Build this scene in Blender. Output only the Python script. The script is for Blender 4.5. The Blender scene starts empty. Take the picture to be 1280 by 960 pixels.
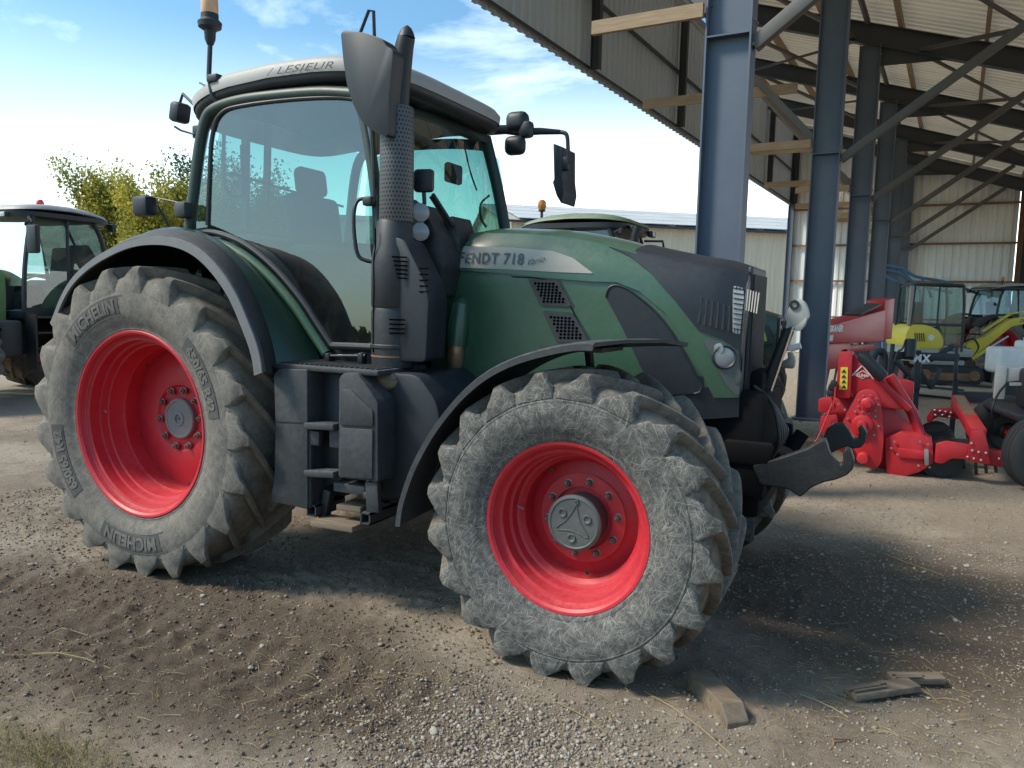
import bpy, bmesh, math, random
import numpy as np
from mathutils import Vector, Matrix, Euler
random.seed(7); rng = np.random.default_rng(7)
PI = math.pi; R = math.radians
scene = bpy.context.scene
COL = scene.collection
# ---------------------------------------------------------------- camera (fitted to the photograph)
CP = Vector((4.0923, -4.3705, 1.7039))
FW = Vector((-0.44462204, 0.88964642, -0.10411768)); RT = Vector((0.89314987, 0.44913813, 0.02362722)); UP = Vector((-0.06778309, 0.08248751, 0.9942843))
FPX = 970.2163
def ray(px, py): return FW + RT*((px-640)/FPX) + UP*((480-py)/FPX)
def Q(px, py, y=None, x=None, z=None, d=None):
    """world point seen at photo pixel (px,py) on a known plane / at a known depth"""
    v = ray(px, py)
    if y is not None: t = (y-CP.y)/v.y
    elif x is not None: t = (x-CP.x)/v.x
    elif z is not None: t = (z-CP.z)/v.z
    else: t = d
    return CP + v*t
def xz(px, py, y):
    p = Q(px, py, y=y); return (p.x, p.z)
# ---------------------------------------------------------------- objects
def tag(o, label=None, cat=None, group=None, kind=None):
    if label: o['label'] = label
    if cat: o['category'] = cat
    if group: o['group'] = group
    if kind: o['kind'] = kind
    return o
def empty(name, loc=(0,0,0), rz=0, label=None, cat=None, group=None):
    o = bpy.data.objects.new(name, None); COL.objects.link(o); o.location = loc; o.rotation_euler = (0,0,rz)
    return tag(o, label, cat, group)
def mesh_obj(name, me, m, parent=None):
    o = bpy.data.objects.new(name, me); COL.objects.link(o)
    if m is not None:
        for mm in (m if isinstance(m, (list,tuple)) else [m]): me.materials.append(mm)
    if parent is not None: o.parent = parent
    return o
def obj(name, bm, m, parent=None, smooth=True, ang=35, recalc=True):
    if recalc: bmesh.ops.recalc_face_normals(bm, faces=bm.faces)
    me = bpy.data.meshes.new(name); bm.to_mesh(me); bm.free()
    if smooth:
        me.polygons.foreach_set('use_smooth', [True]*len(me.polygons)); me.set_sharp_from_angle(angle=R(ang))
    return mesh_obj(name, me, m, parent)
def copy_tree(o, parent=None):
    c = o.copy(); COL.objects.link(c); c.parent = parent
    for ch in list(o.children): copy_tree(ch, c)
    return c
NB = bmesh.new
def xf(bm, verts, M):
    for v in verts: v.co = M @ v.co
def T(x,y,z): return Matrix.Translation((x,y,z))
def RX(a): return Matrix.Rotation(a,4,'X')
def RY(a): return Matrix.Rotation(a,4,'Y')
def RZ(a): return Matrix.Rotation(a,4,'Z')
def box(bm, c, s, rot=None, bev=0.0, seg=2):
    r = bmesh.ops.create_cube(bm, size=1.0); vs = r['verts']
    for v in vs: v.co = Vector((v.co.x*s[0], v.co.y*s[1], v.co.z*s[2]))
    if bev > 0:
        es = list({e for v in vs for e in v.link_edges})
        rr = bmesh.ops.bevel(bm, geom=es, offset=min(bev, min(s)*.45), segments=seg, affect='EDGES', profile=.5)
        vs = list({v for f in rr['faces'] for v in f.verts} | {v for v in vs if v.is_valid})
    M = T(*c) @ (rot if rot is not None else Matrix.Identity(4))
    xf(bm, vs, M); return vs
def bar(bm, a, b, w, h=None, bev=0.0, up=(0,0,1)):
    a = Vector(a); b = Vector(b); h = h or w; d = b-a; L = d.length; d.normalize(); u = Vector(up)
    if abs(d.dot(u)) > .98: u = Vector((0,1,0))
    s = d.cross(u).normalized(); u = s.cross(d)
    M = Matrix((( d.x, s.x, u.x, (a.x+b.x)/2), (d.y, s.y, u.y, (a.y+b.y)/2), (d.z, s.z, u.z, (a.z+b.z)/2), (0,0,0,1)))
    r = NB(); box(r, (0,0,0), (L, w, h), bev=bev); xf(r, r.verts, M); merge(bm, r)
def merge(bm, other):
    me = bpy.data.meshes.new('tmp'); other.to_mesh(me); other.free(); bm.from_mesh(me); bpy.data.meshes.remove(me)
def smooth_path(pts, n=6):
    P = [Vector(p) for p in pts]; out = []
    for i in range(len(P)-1):
        p0 = P[max(i-1,0)]; p1 = P[i]; p2 = P[i+1]; p3 = P[min(i+2, len(P)-1)]
        for k in range(n):
            t = k/n; out.append(.5*((2*p1)+(-p0+p2)*t+(2*p0-5*p1+4*p2-p3)*t*t+(-p0+3*p1-3*p2+p3)*t**3))
    out.append(P[-1]); return out
def tube(bm, pts, r, n=10, cap=True):
    P = [Vector(p) for p in pts]; rs = r if isinstance(r, (list,tuple)) else [r]*len(P)
    rings = []; prev = None
    for i, p in enumerate(P):
        d = (P[min(i+1,len(P)-1)]-P[max(i-1,0)]).normalized()
        if prev is None:
            a = Vector((0,0,1)) if abs(d.z) < .9 else Vector((1,0,0)); s = d.cross(a).normalized()
        else: s = (prev - d*prev.dot(d)).normalized()
        prev = s; u = d.cross(s)
        rings.append([bm.verts.new(p + (s*math.cos(2*PI*k/n)+u*math.sin(2*PI*k/n))*rs[i]) for k in range(n)])
    for a, b in zip(rings, rings[1:]):
        for k in range(n): bm.faces.new((a[k], a[(k+1)%n], b[(k+1)%n], b[k]))
    if cap: bm.faces.new(rings[0][::-1]); bm.faces.new(rings[-1])
def lathe(bm, prof, n=48, axis='Z', M=None, uvname=None, closed=False):
    """prof: list of (axial, radius)"""
    uvl = bm.loops.layers.uv.verify() if uvname else None
    rings = []
    for a, r in prof:
        ring = []
        for k in range(n):
            t = 2*PI*k/n; c, s = math.cos(t)*r, math.sin(t)*r
            p = Vector((c,s,a)) if axis == 'Z' else Vector((s, a, c)) if axis == 'Y' else Vector((a,c,s))
            if M is not None: p = M @ p
            ring.append(bm.verts.new(p))
        rings.append(ring)
    if closed: rings.append(rings[0])
    for i,(a,b) in enumerate(zip(rings, rings[1:])):
        for k in range(n):
            f = bm.faces.new((a[k], a[(k+1)%n], b[(k+1)%n], b[k]))
            if uvl:
                for l,(uu,vv) in zip(f.loops, ((k,i),(k+1,i),(k+1,i+1),(k,i+1))): l[uvl].uv = (uu/n, prof[min(vv,len(prof)-1)][0])
def prism(bm, poly, y0, y1, bev=0.0, M=None):
    """poly of (x,z) extruded from y0 to y1"""
    b = NB(); vs = [b.verts.new((x, y0, z)) for x, z in poly]; f = b.faces.new(vs)
    r = bmesh.ops.extrude_face_region(b, geom=[f]); nv = [g for g in r['geom'] if isinstance(g, bmesh.types.BMVert)]
    for v in nv: v.co.y = y1
    if bev > 0: bmesh.ops.bevel(b, geom=list(b.edges), offset=bev, segments=2, affect='EDGES', profile=.5, clamp_overlap=True)
    bmesh.ops.recalc_face_normals(b, faces=b.faces)
    if M is not None: xf(b, b.verts, M)
    merge(bm, b)
def chaikin(poly, n=2):
    P = [Vector((p[0],p[1])) for p in poly]
    for _ in range(n):
        o = []
        for i in range(len(P)):
            a, b = P[i], P[(i+1)%len(P)]; o += [a*.75+b*.25, a*.25+b*.75]
        P = o
    return [(p.x,p.y) for p in P]
def rounded(poly, r=.02, n=3):
    """round each corner of an (x,z) polygon"""
    out = []; N = len(poly)
    for i in range(N):
        p0, p1, p2 = Vector(poly[i-1]), Vector(poly[i]), Vector(poly[(i+1)%N])
        a = (p0-p1); b = (p2-p1); rr = min(r, a.length*.45, b.length*.45); a = p1+a.normalized()*rr; b = p1+b.normalized()*rr
        for k in range(n+1):
            t = k/n; out.append(tuple((1-t)**2*a+2*t*(1-t)*p1+t*t*b))
    return out
def surf_panel(bm, poly, yf, th=.01, lift=.0, step=.05):
    """polygon (x,z) wrapped on the near side surface y=yf(x,z), thickness th outwards (towards -y)"""
    b = NB(); vs = [b.verts.new((x, 0, z)) for x, z in poly]; b.faces.new(vs)
    bmesh.ops.triangulate(b, faces=list(b.faces))
    xs = [p[0] for p in poly]; zs = [p[1] for p in poly]
    for lo, hi, ax in ((min(xs),max(xs),0), (min(zs),max(zs),2)):
        k = math.ceil((hi-lo)/step)
        for i in range(1, k):
            c = [0,0,0]; n = [0,0,0]; c[ax] = lo+(hi-lo)*i/k; n[ax] = 1
            bmesh.ops.bisect_plane(b, geom=list(b.verts)+list(b.edges)+list(b.faces), plane_co=c, plane_no=n)
    bmesh.ops.remove_doubles(b, verts=b.verts, dist=1e-5)
    base = list(b.faces)
    for v in b.verts: v.co.y = yf(v.co.x, v.co.z) - lift
    if th > 0:
        bound = [e for e in b.edges if e.is_boundary]
        mp = {v: b.verts.new(v.co + Vector((0,-th,0))) for v in list(b.verts)}
        for f in base: b.faces.new([mp[v] for v in f.verts])
        for e in bound: b.faces.new((e.verts[0], e.verts[1], mp[e.verts[1]], mp[e.verts[0]]))
        bmesh.ops.delete(b, geom=base, context='FACES_ONLY')
        loose = [v for v in b.verts if not v.link_faces]
        bmesh.ops.delete(b, geom=loose, context='VERTS')
    bmesh.ops.recalc_face_normals(b, faces=b.faces)
    if th <= 0:
        for f in b.faces:
            if f.normal.y > 0: f.normal_flip()
    merge(bm, b)
def Qs(px, py, yf, y0=-.4):
    y = y0
    for _ in range(12):
        p = Q(px, py, y=y); y = yf(p.x, p.z)
    p = Q(px, py, y=y); return (p.x, p.z)
def loft(bm, curves, closed=False, cap=False):
    rows = [[bm.verts.new(p) for p in c] for c in curves]
    for a, b in zip(rows, rows[1:]):
        n = len(a)
        for k in range(n if closed else n-1): bm.faces.new((a[k], a[(k+1)%n], b[(k+1)%n], b[k]))
    if cap: bm.faces.new(rows[0][::-1]); bm.faces.new(rows[-1])
    return rows
def text_mesh(s, size=1, shear=0.0, bold=0.0, ext=0.0, spacing=1.0):
    cu = bpy.data.curves.new('t', 'FONT'); cu.body = s; cu.size = size; cu.shear = shear; cu.offset = bold; cu.extrude = ext; cu.space_character = spacing
    cu.resolution_u = 3; cu.align_x = 'LEFT'
    o = bpy.data.objects.new('t', cu); COL.objects.link(o)
    dg = bpy.context.evaluated_depsgraph_get(); me = bpy.data.meshes.new_from_object(o.evaluated_get(dg))
    bm = NB(); bm.from_mesh(me); bpy.data.objects.remove(o); bpy.data.curves.remove(cu); bpy.data.meshes.remove(me)
    return bm
# ---------------------------------------------------------------- materials
MATS = {}
def nodes(name):
    m = bpy.data.materials.new(name); m.use_nodes = True; nt = m.node_tree; nt.nodes.clear()
    out = nt.nodes.new('ShaderNodeOutputMaterial'); MATS[name] = m
    return m, nt, out
class G:
    def __init__(s, nt): s.nt = nt; s.tc = None
    def n(s, t, **kw):
        nd = s.nt.nodes.new('ShaderNode'+t)
        for k, v in kw.items():
            if k in nd.inputs: nd.inputs[k].default_value = v
            else: setattr(nd, k, v)
        return nd
    def l(s, a, b): s.nt.links.new(a, b)
    def obj(s):
        if s.tc is None: s.tc = s.n('TexCoord')
        return s.tc.outputs['Object']
    def noise(s, scale, detail=4, rough=.55, vec=None, dist=0.0):
        nd = s.n('TexNoise'); nd.inputs['Scale'].default_value = scale; nd.inputs['Detail'].default_value = detail; nd.inputs['Roughness'].default_value = rough; nd.inputs['Distortion'].default_value = dist
        s.l(vec or s.obj(), nd.inputs['Vector']); return nd.outputs['Fac']
    def mapping(s, scale=(1,1,1), rot=(0,0,0), vec=None, loc=(0,0,0)):
        nd = s.n('Mapping'); nd.inputs['Scale'].default_value = scale; nd.inputs['Rotation'].default_value = rot; nd.inputs['Location'].default_value = loc
        s.l(vec or s.obj(), nd.inputs['Vector']); return nd.outputs['Vector']
    def ramp(s, fac, stops):
        nd = s.n('ValToRGB'); el = nd.color_ramp.elements
        while len(el) < len(stops): el.new(.5)
        for e, (p, c) in zip(el, stops):
            e.position = p; e.color = (c,c,c,1) if isinstance(c, (int,float)) else (*c,1)
        s.l(fac, nd.inputs['Fac']); return nd.outputs['Color']
    def mix(s, fac, a, b, mode='MIX'):
        nd = s.n('Mix'); nd.data_type = 'RGBA'; nd.blend_type = mode
        for sock, v in ((nd.inputs[0], fac), (nd.inputs[6], a), (nd.inputs[7], b)):
            if isinstance(v, (int,float)): sock.default_value = v if sock.type == 'VALUE' else (v,v,v,1)
            elif isinstance(v, tuple): sock.default_value = (*v,1) if len(v) == 3 else v
            else: s.l(v, sock)
        return nd.outputs[2]
    def math(s, op, a, b=None, c=None, clamp=False):
        nd = s.n('Math'); nd.operation = op; nd.use_clamp = clamp
        for i, v in enumerate((a,b,c)):
            if v is None: continue
            if isinstance(v, (int,float)): nd.inputs[i].default_value = v
            else: s.l(v, nd.inputs[i])
        return nd.outputs[0]
    def bump(s, h, strength=.3, dist=.01):
        nd = s.n('Bump'); nd.inputs['Strength'].default_value = strength; nd.inputs['Distance'].default_value = dist; s.l(h, nd.inputs['Height']); return nd.outputs['Normal']
    def bsdf(s, out, col, rough=.5, metal=0.0, normal=None, **kw):
        b = s.n('BsdfPrincipled')
        for nm, v in (('Base Color',col),('Roughness',rough),('Metallic',metal)):
            if isinstance(v, (int,float)): b.inputs[nm].default_value = v
            elif isinstance(v, tuple): b.inputs[nm].default_value = (*v,1)
            else: s.l(v, b.inputs[nm])
        if normal is not None: s.l(normal, b.inputs['Normal'])
        for k, v in kw.items(): b.inputs[k.replace('_',' ')].default_value = v
        s.l(b.outputs[0], out.inputs['Surface']); return b
    def upmask(s, lo=.3, hi=.95):
        ge = s.n('NewGeometry'); sp = s.n('SeparateXYZ'); s.l(ge.outputs['Normal'], sp.inputs[0])
        mr = s.n('MapRange'); mr.inputs['From Min'].default_value = lo; mr.inputs['From Max'].default_value = hi; s.l(sp.outputs['Z'], mr.inputs['Value']); return mr.outputs[0]
def paint(name, col, rough=.45, dust=.25, dcol=(.30,.26,.21), metal=0.0, bump=.05, scale=4.0, var=.12, coat=0.0, dustlow=None, bscale=60):
    """painted / plastic / metal surface with dust, grime blotches and fine scratches"""
    m, nt, out = nodes(name); g = G(nt)
    n1 = g.noise(scale, 5, .6); n2 = g.noise(scale*9, 4, .65)
    base = g.mix(g.ramp(n1, [(.3,0.0),(.7,1.0)]), tuple(c*(1-var) for c in col), tuple(min(1,c*(1+var)) for c in col))
    dm = g.math('MULTIPLY', g.ramp(n2, [(.35,0.15),(.75,1.0)]), g.ramp(n1, [(.25,.25),(.7,1.0)]))
    up = g.math('MULTIPLY_ADD', g.upmask(), 1.3, .8)
    f = g.math('MULTIPLY', g.math('MULTIPLY', dm, up), dust, clamp=True)
    # fine scratches
    ms = g.mapping(scale=(3,3,90), vec=g.mapping(rot=(.2,.4,.3))); sc = g.ramp(g.noise(3, 3, .6, ms), [(.66,0.0),(.70,1.0)])
    f2 = g.math('MAXIMUM', f, g.math('MULTIPLY', sc, dust*.35))
    c = g.mix(f2, base, dcol)
    r = g.math('MULTIPLY_ADD', f2, .5, rough, clamp=True)
    b = g.bsdf(out, c, r, metal, g.bump(g.noise(bscale, 3, .6), bump, .004))
    b.inputs['Coat Weight'].default_value = coat; b.inputs['Coat Roughness'].default_value = .25
    return m
# ---------------------------------------------------------------- material library
M = {}
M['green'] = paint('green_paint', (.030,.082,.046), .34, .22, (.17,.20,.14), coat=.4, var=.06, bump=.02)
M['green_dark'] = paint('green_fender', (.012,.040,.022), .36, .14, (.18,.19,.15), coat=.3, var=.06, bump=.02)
M['green_pale'] = paint('pale_green_paint', (.13,.19,.12), .45, .3, (.35,.33,.27), var=.06)
M['cabgreen'] = paint('cab_frame_green', (.012,.030,.026), .45, .25, (.16,.18,.15))
M['red'] = paint('red_rim_paint', (.50,.010,.026), .42, .24, (.42,.20,.16), var=.08, bump=.03, scale=5)
M['redm'] = paint('red_machine_paint', (.48,.008,.020), .42, .22, (.34,.17,.13), var=.12, bump=.05, scale=6)
M['blk'] = paint('black_plastic', (.010,.013,.020), .5, .09, (.16,.15,.14), var=.1, bump=.12, bscale=220)  # bluish black: lens-flare tint put into the plastic colour
M['blk2'] = paint('black_metal', (.011,.012,.015), .5, .18, (.12,.10,.085), var=.15, bump=.2, bscale=40)
M['flare'] = paint('grey_fender_plastic', (.030,.030,.033), .6, .26, (.21,.19,.17), var=.08, bump=.12, bscale=260)
M['band'] = paint('grey_fender_edge', (.13,.13,.138), .6, .35, (.30,.28,.26), var=.06, bump=.1, bscale=200)
M['tank'] = paint('charcoal_tank_plastic', (.024,.027,.033), .58, .26, (.22,.215,.20), var=.12, bump=.12, bscale=180)
M['stack'] = paint('stack_metal', (.020,.021,.026), .5, .16, (.22,.20,.18), metal=.1, var=.15, bump=.1)
M['roof'] = paint('grey_roof_shell', (.33,.31,.30), .5, .3, (.36,.33,.29), var=.06, bump=.05)
M['silver'] = paint('silver_stripe', (.34,.315,.275), .55, .35, (.34,.29,.23), metal=.0, var=.05, bump=.02)
M['dkletter'] = paint('dark_lettering', (.05,.07,.09), .5, .1)
M['hub'] = paint('grey_hub', (.095,.10,.10), .55, .3, (.28,.27,.25), metal=.3, var=.1, bump=.1)
M['hub_r'] = paint('light_grey_hub', (.17,.175,.175), .5, .3, (.28,.27,.25), bump=.1)
M['steel'] = paint('bare_steel', (.30,.30,.30), .42, .3, (.25,.2,.15), metal=.6, var=.15, bump=.1)
M['chrome'] = paint('chrome', (.7,.7,.7), .18, .1, metal=1.0, var=.03, bump=.02)
M['nut'] = paint('wheel_nut_steel', (.20,.15,.14), .4, .4, (.3,.2,.18), metal=.6)
M['blk3'] = paint('shade_black_chassis', (.005,.005,.006), .85, .06, (.05,.04,.03), bump=.2)  # near-black colour stands in for the shadow under hood and nose
for nd_ in M['blk3'].node_tree.nodes:
    if nd_.type == 'BSDF_PRINCIPLED': nd_.inputs['Specular IOR Level'].default_value = .15
M['lens'] = paint('lamp_glass', (.20,.21,.22), .12, .1, coat=.6)
M['hook'] = paint('hook_iron', (.015,.016,.019), .5, .2, (.18,.15,.12), metal=.3, bump=.3)
M['seat'] = paint('seat_fabric', (.035,.038,.045), .85, .2, (.15,.15,.15), bump=.3)
M['white'] = paint('white_paint', (.78,.78,.77), .5, .2, (.5,.47,.42))
M['yellow'] = paint('yellow_paint', (.72,.58,.05), .42, .3, (.45,.38,.22), var=.08)
M['greybody'] = paint('grey_machine_paint', (.36,.36,.35), .5, .4, (.36,.32,.26))
M['sticker'] = paint('yellow_sticker', (.80,.58,.05), .5, .2)
M['blue'] = paint('blue_paint', (.05,.17,.33), .45, .3)
M['rubber'] = paint('rubber', (.020,.021,.024), .75, .30, (.10,.095,.088), var=.15, bump=.3, bscale=50)
M['rust'] = paint('rusty_steel', (.20,.10,.055), .8, .4, (.28,.19,.13), var=.3, bump=.4)
M['beacon_clear'] = paint('beacon_band', (.66,.36,.20), .3, .1)
M['lensgrey'] = paint('lamp_reflector', (.55,.56,.57), .15, .1, metal=.8, var=.02)
M['exh_guard'] = None
def steelcol(name, col, dust=.25):
    return paint(name, col, .55, dust, (.20,.17,.15), var=.10, bump=.06, scale=1.5)
M['column'] = steelcol('column_steel', (.082,.105,.15), .2)  # grey-blue steel, with extra lens-flare blue put into its colour
M['rafter'] = steelcol('rafter_steel', (.035,.040,.050), .2)
M['brace'] = steelcol('brace_steel', (.085,.080,.080), .5)
def glass(name, tint, refl=.9, rough=.01, extra=.12, dirt=.12):
    m, nt, out = nodes(name); g = G(nt)
    tr = g.n('BsdfTransparent'); tr.inputs['Color'].default_value = (*tint,1)
    gl = g.n('BsdfGlossy'); gl.inputs['Roughness'].default_value = rough; gl.inputs['Color'].default_value = (refl,)*3+(1,)
    fr = g.n('Fresnel'); fr.inputs['IOR'].default_value = 1.52
    ff = g.math('ADD', fr.outputs[0], extra, clamp=True)
    mx = g.n('MixShader'); g.l(ff, mx.inputs[0]); g.l(tr.outputs[0], mx.inputs[1]); g.l(gl.outputs[0], mx.inputs[2])
    df = g.n('BsdfDiffuse'); df.inputs['Color'].default_value = (.45,.43,.38,1)
    dn = g.ramp(g.noise(3.0, 6, .65, dist=1.0), [(.40,0.0),(.78,1.0)])
    dd = g.math('MULTIPLY_ADD', dn, dirt, dirt*.25)
    m2 = g.n('MixShader'); g.l(dd, m2.inputs[0]); g.l(mx.outputs[0], m2.inputs[1]); g.l(df.outputs[0], m2.inputs[2])
    g.l(m2.outputs[0], out.inputs['Surface']); return m
M['glass'] = glass('cab_glass', (.38,.64,.62), extra=.09, dirt=.04)
M['glass_bg'] = glass('background_glass', (.50,.70,.70), extra=.06)
def lens(name, col):
    m, nt, out = nodes(name); g = G(nt)
    g.bsdf(out, col, .12, 0.0, Coat_Weight=.6, Transmission_Weight=.3); return m
M['orange'] = lens('orange_lens', (.62,.20,.04)); M['redlens'] = lens('red_lens', (.75,.04,.03)); M['clear'] = lens('clear_lens', (.75,.78,.80))
def tyre_mat(name, dusty, dark, sc=1.0, streak=1.0, mud=(.20,.155,.115)):
    """dusty rubber: fine hay-like scratches on a dark carcass, mud on the lugs"""
    m, nt, out = nodes(name); g = G(nt)
    o = g.obj()
    tot = None
    wob = g.n('TexNoise'); wob.inputs['Scale'].default_value = 5; wob.inputs['Detail'].default_value = 2; g.l(o, wob.inputs['Vector'])
    wv = g.n('VectorMath'); wv.operation = 'MULTIPLY_ADD'; g.l(wob.outputs['Color'], wv.inputs[0]); wv.inputs[1].default_value = (.07,.07,.07); g.l(o, wv.inputs[2])
    for i, ang in enumerate((0.2, .85, 1.5, 2.1, 2.75, 1.15)):
        mp = g.mapping(scale=(9*sc,9*sc,150*sc), vec=g.mapping(rot=(0,ang,0), vec=wv.outputs[0], loc=(i*3.1,i*1.7,i*5.3)))
        s_ = g.ramp(g.noise(1.0, 3, .6, mp), [(.60,0.0),(.66,1.0)])
        tot = s_ if tot is None else g.mix(1.0, tot, s_, 'LIGHTEN')
    mott = g.noise(26*sc, 5, .7); big = g.noise(3.2, 4, .6)
    f = g.math('MULTIPLY', tot, g.math('MULTIPLY_ADD', mott, 1.0, .25), clamp=True)
    f = g.math('MULTIPLY', f, streak)
    f = g.math('MAXIMUM', f, g.math('MULTIPLY', g.ramp(mott, [(.40,.08),(.72,.62)]), .75))
    f = g.math('MULTIPLY', f, g.math('MULTIPLY_ADD', big, 1.1, .35), clamp=True)
    c = g.mix(f, dark, dusty)
    # mud on outward-facing tread (radius)
    at = g.n('Attribute'); at.attribute_name = 'tread'
    tn = g.math('MULTIPLY', at.outputs['Fac'], g.ramp(g.noise(7,4,.6), [(.25,.45),(.75,1.0)]))
    mudc = g.mix(g.ramp(g.noise(14,4,.7), [(.35,0.0),(.65,1.0)]), tuple(x*.45 for x in mud), mud)
    c = g.mix(tn, c, mudc)
    g.bsdf(out, c, .85, 0.0, g.bump(g.math('ADD', g.noise(90,3,.7), tot), .28, .004)); return m
M['tyre'] = tyre_mat('front_tyre_rubber', (.37,.35,.31), (.034,.034,.036), streak=.85, sc=1.2)
M['tyre_r'] = tyre_mat('rear_tyre_rubber', (.36,.31,.255), (.095,.088,.080), sc=.8, streak=.62, mud=(.20,.16,.12))
def wood(name, a, b):
    m, nt, out = nodes(name); g = G(nt)
    mp = g.mapping(scale=(1.5,14,14)); n = g.noise(2.0, 6, .65, mp, .4)
    c = g.mix(g.ramp(n, [(.3,0.0),(.7,1.0)]), a, b)
    g.bsdf(out, c, .8, 0.0, g.bump(n, .3, .01)); return m
M['timber'] = wood('roof_timber', (.24,.16,.10), (.37,.26,.165))
M['oldwood'] = wood('weathered_wood', (.10,.072,.050), (.24,.18,.125))
def leafm(name, a, b, c2):
    m, nt, out = nodes(name); g = G(nt)
    rnd = g.n('Attribute'); rnd.attribute_name = 'rnd'
    c = g.ramp(rnd.outputs['Fac'], [(0.0,a),(.5,b),(1.0,c2)])
    d = g.n('BsdfDiffuse'); t = g.n('BsdfTranslucent'); g.l(c, d.inputs[0]); g.l(c, t.inputs[0])
    mx = g.n('MixShader'); mx.inputs[0].default_value = .45; g.l(d.outputs[0], mx.inputs[1]); g.l(t.outputs[0], mx.inputs[2]); g.l(mx.outputs[0], out.inputs['Surface']); return m
M['limeline'] = paint('lime_trim', (.22,.36,.05), .5, .2)
M['green_mid'] = paint('mid_green_paint', (.16,.28,.09), .45, .35, (.35,.36,.25))
M['leaf_y'] = leafm('yellow_green_leaves', (.16,.19,.05), (.40,.37,.08), (.62,.50,.10))
M['leaf_g'] = leafm('green_leaves', (.03,.07,.02), (.07,.12,.035), (.13,.18,.05))
M['bark'] = paint('bark', (.10,.075,.055), .9, .1, bump=.6)
M['straw'] = leafm('straw', (.30,.22,.11), (.42,.33,.17), (.55,.46,.26))
M['grass'] = leafm('grass_blades', (.12,.15,.05), (.30,.26,.12), (.50,.42,.24))
# ---------------------------------------------------------------- numpy value noise
def vnoise(x, y, seed=0):
    xi = np.floor(x).astype(np.int64); yi = np.floor(y).astype(np.int64); fx = x-xi; fy = y-yi
    fx = fx*fx*(3-2*fx); fy = fy*fy*(3-2*fy)
    def h(a,b):
        n = (a*374761393 + b*668265263 + seed*1442695041) & 0xffffffff
        n = ((n ^ (n>>13))*1274126177) & 0xffffffff
        return ((n ^ (n>>16)) & 0xffff)/65535.0
    return (h(xi,yi)*(1-fx)+h(xi+1,yi)*fx)*(1-fy)+(h(xi,yi+1)*(1-fx)+h(xi+1,yi+1)*fx)*fy
def fbm(x, y, sc, oct=4, seed=0):
    t = 0; a = 1.0; s = 0
    for k in range(oct):
        t = t + a*vnoise(x*sc+17.3*k, y*sc+9.1*k, seed+k); s += a; a *= .55; sc *= 2.05
    return t/s
def sstep(a, b, v):
    t = np.clip((v-a)/(b-a), 0, 1); return t*t*(3-2*t)
def seg_dist(x, y, a, b):
    ax, ay = a; bx, by = b; dx, dy = bx-ax, by-ay; t = np.clip(((x-ax)*dx+(y-ay)*dy)/(dx*dx+dy*dy), 0, 1)
    return np.hypot(x-ax-t*dx, y-ay-t*dy), t*math.hypot(dx,dy)
def gh(x, y):
    """ground height"""
    h = (fbm(x,y,.5,3,1)-.5)*.05 + (fbm(x,y,3.0,4,5)-.5)*.030
    near = np.exp(-((x-2)**2+(y+2)**2)/30)
    rough = fbm(x,y,1.3,3,11)
    h = h + (fbm(x,y,20,4,21)-.5)*.027*near*(.35+rough*1.1)*(.6+.9*sstep(2.6,.4,x)) + np.maximum(fbm(x,y,9,2,31)-.55,0)*.05*near
    # the trail of lug prints left by the tyres in front of the rear wheel
    d, s = seg_dist(x, y, (-1.6,-1.9), (2.7,-1.75))
    lane = sstep(.34,.20,d)
    h = h - lane*.012 + lane*.012*(fbm(x,y,1.1,2,61)>.47)*np.sin(s*2*math.pi/.17 + d*9+fbm(x,y,5,2,62)*3)
    # pressed flat under the wheels
    for (wx, wy) in ((0,-.97),(0,.97),(2.787,-.975),(2.787,.975)):
        m = np.exp(-(((x-wx)/.42)**2+((y-wy)/.36)**2)**2); h = h*(1-m) - .004*m
    return h
def spaced(lo, hi, step, far):
    c = list(np.arange(lo, hi+step/2, step)); d = step; v = hi
    up = []
    while v < far: d *= 1.16; v += d; up.append(v)
    d = step; v = lo; dn = []
    while v > -far: d *= 1.16; v -= d; dn.append(v)
    return np.array(dn[::-1]+c+up)
xs = spaced(-2.6, 5.6, .0145, 420); ys = spaced(-3.3, 1.7, .0145, 420)
GX, GY = np.meshgrid(xs, ys); GZ = gh(GX, GY) * np.exp(-(np.maximum(np.hypot(GX,GY)-60,0)/40))
nx, ny = len(xs), len(ys)
co = np.stack([GX.ravel(), GY.ravel(), GZ.ravel()], 1)
ii = (np.arange(ny-1)[:,None]*nx + np.arange(nx-1)[None,:]).ravel()
quads = np.stack([ii, ii+1, ii+1+nx, ii+nx], 1)
def np_mesh(name, co, faces, k=4):
    me = bpy.data.meshes.new(name); me.vertices.add(len(co)); me.vertices.foreach_set('co', co.astype(np.float32).ravel())
    me.loops.add(faces.size); me.loops.foreach_set('vertex_index', faces.astype(np.int32).ravel())
    me.polygons.add(len(faces)); me.polygons.foreach_set('loop_start', (np.arange(len(faces))*k).astype(np.int32))
    me.update(calc_edges=True); return me
gm = np_mesh('ground', co, quads); gm.polygons.foreach_set('use_smooth', [True]*len(gm.polygons))
m, nt, out = nodes('dirt_and_gravel'); g = G(nt); o = g.obj()
dirt = g.mix(g.ramp(g.noise(2.2,6,.65), [(.35,0.0),(.65,1.0)]), (.140,.096,.062), (.275,.205,.142))
grit = g.noise(58,6,.8)
dirt = g.mix(g.ramp(grit, [(.40,0.0),(.66,1.0)]), dirt, (.255,.205,.158))
grav = g.mix(g.ramp(g.noise(30,5,.8), [(.3,0.0),(.7,1.0)]), (.21,.165,.122), (.49,.41,.32))
gm1 = g.ramp(g.noise(.55,5,.6), [(.44,0.0),(.62,.85)])
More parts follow.
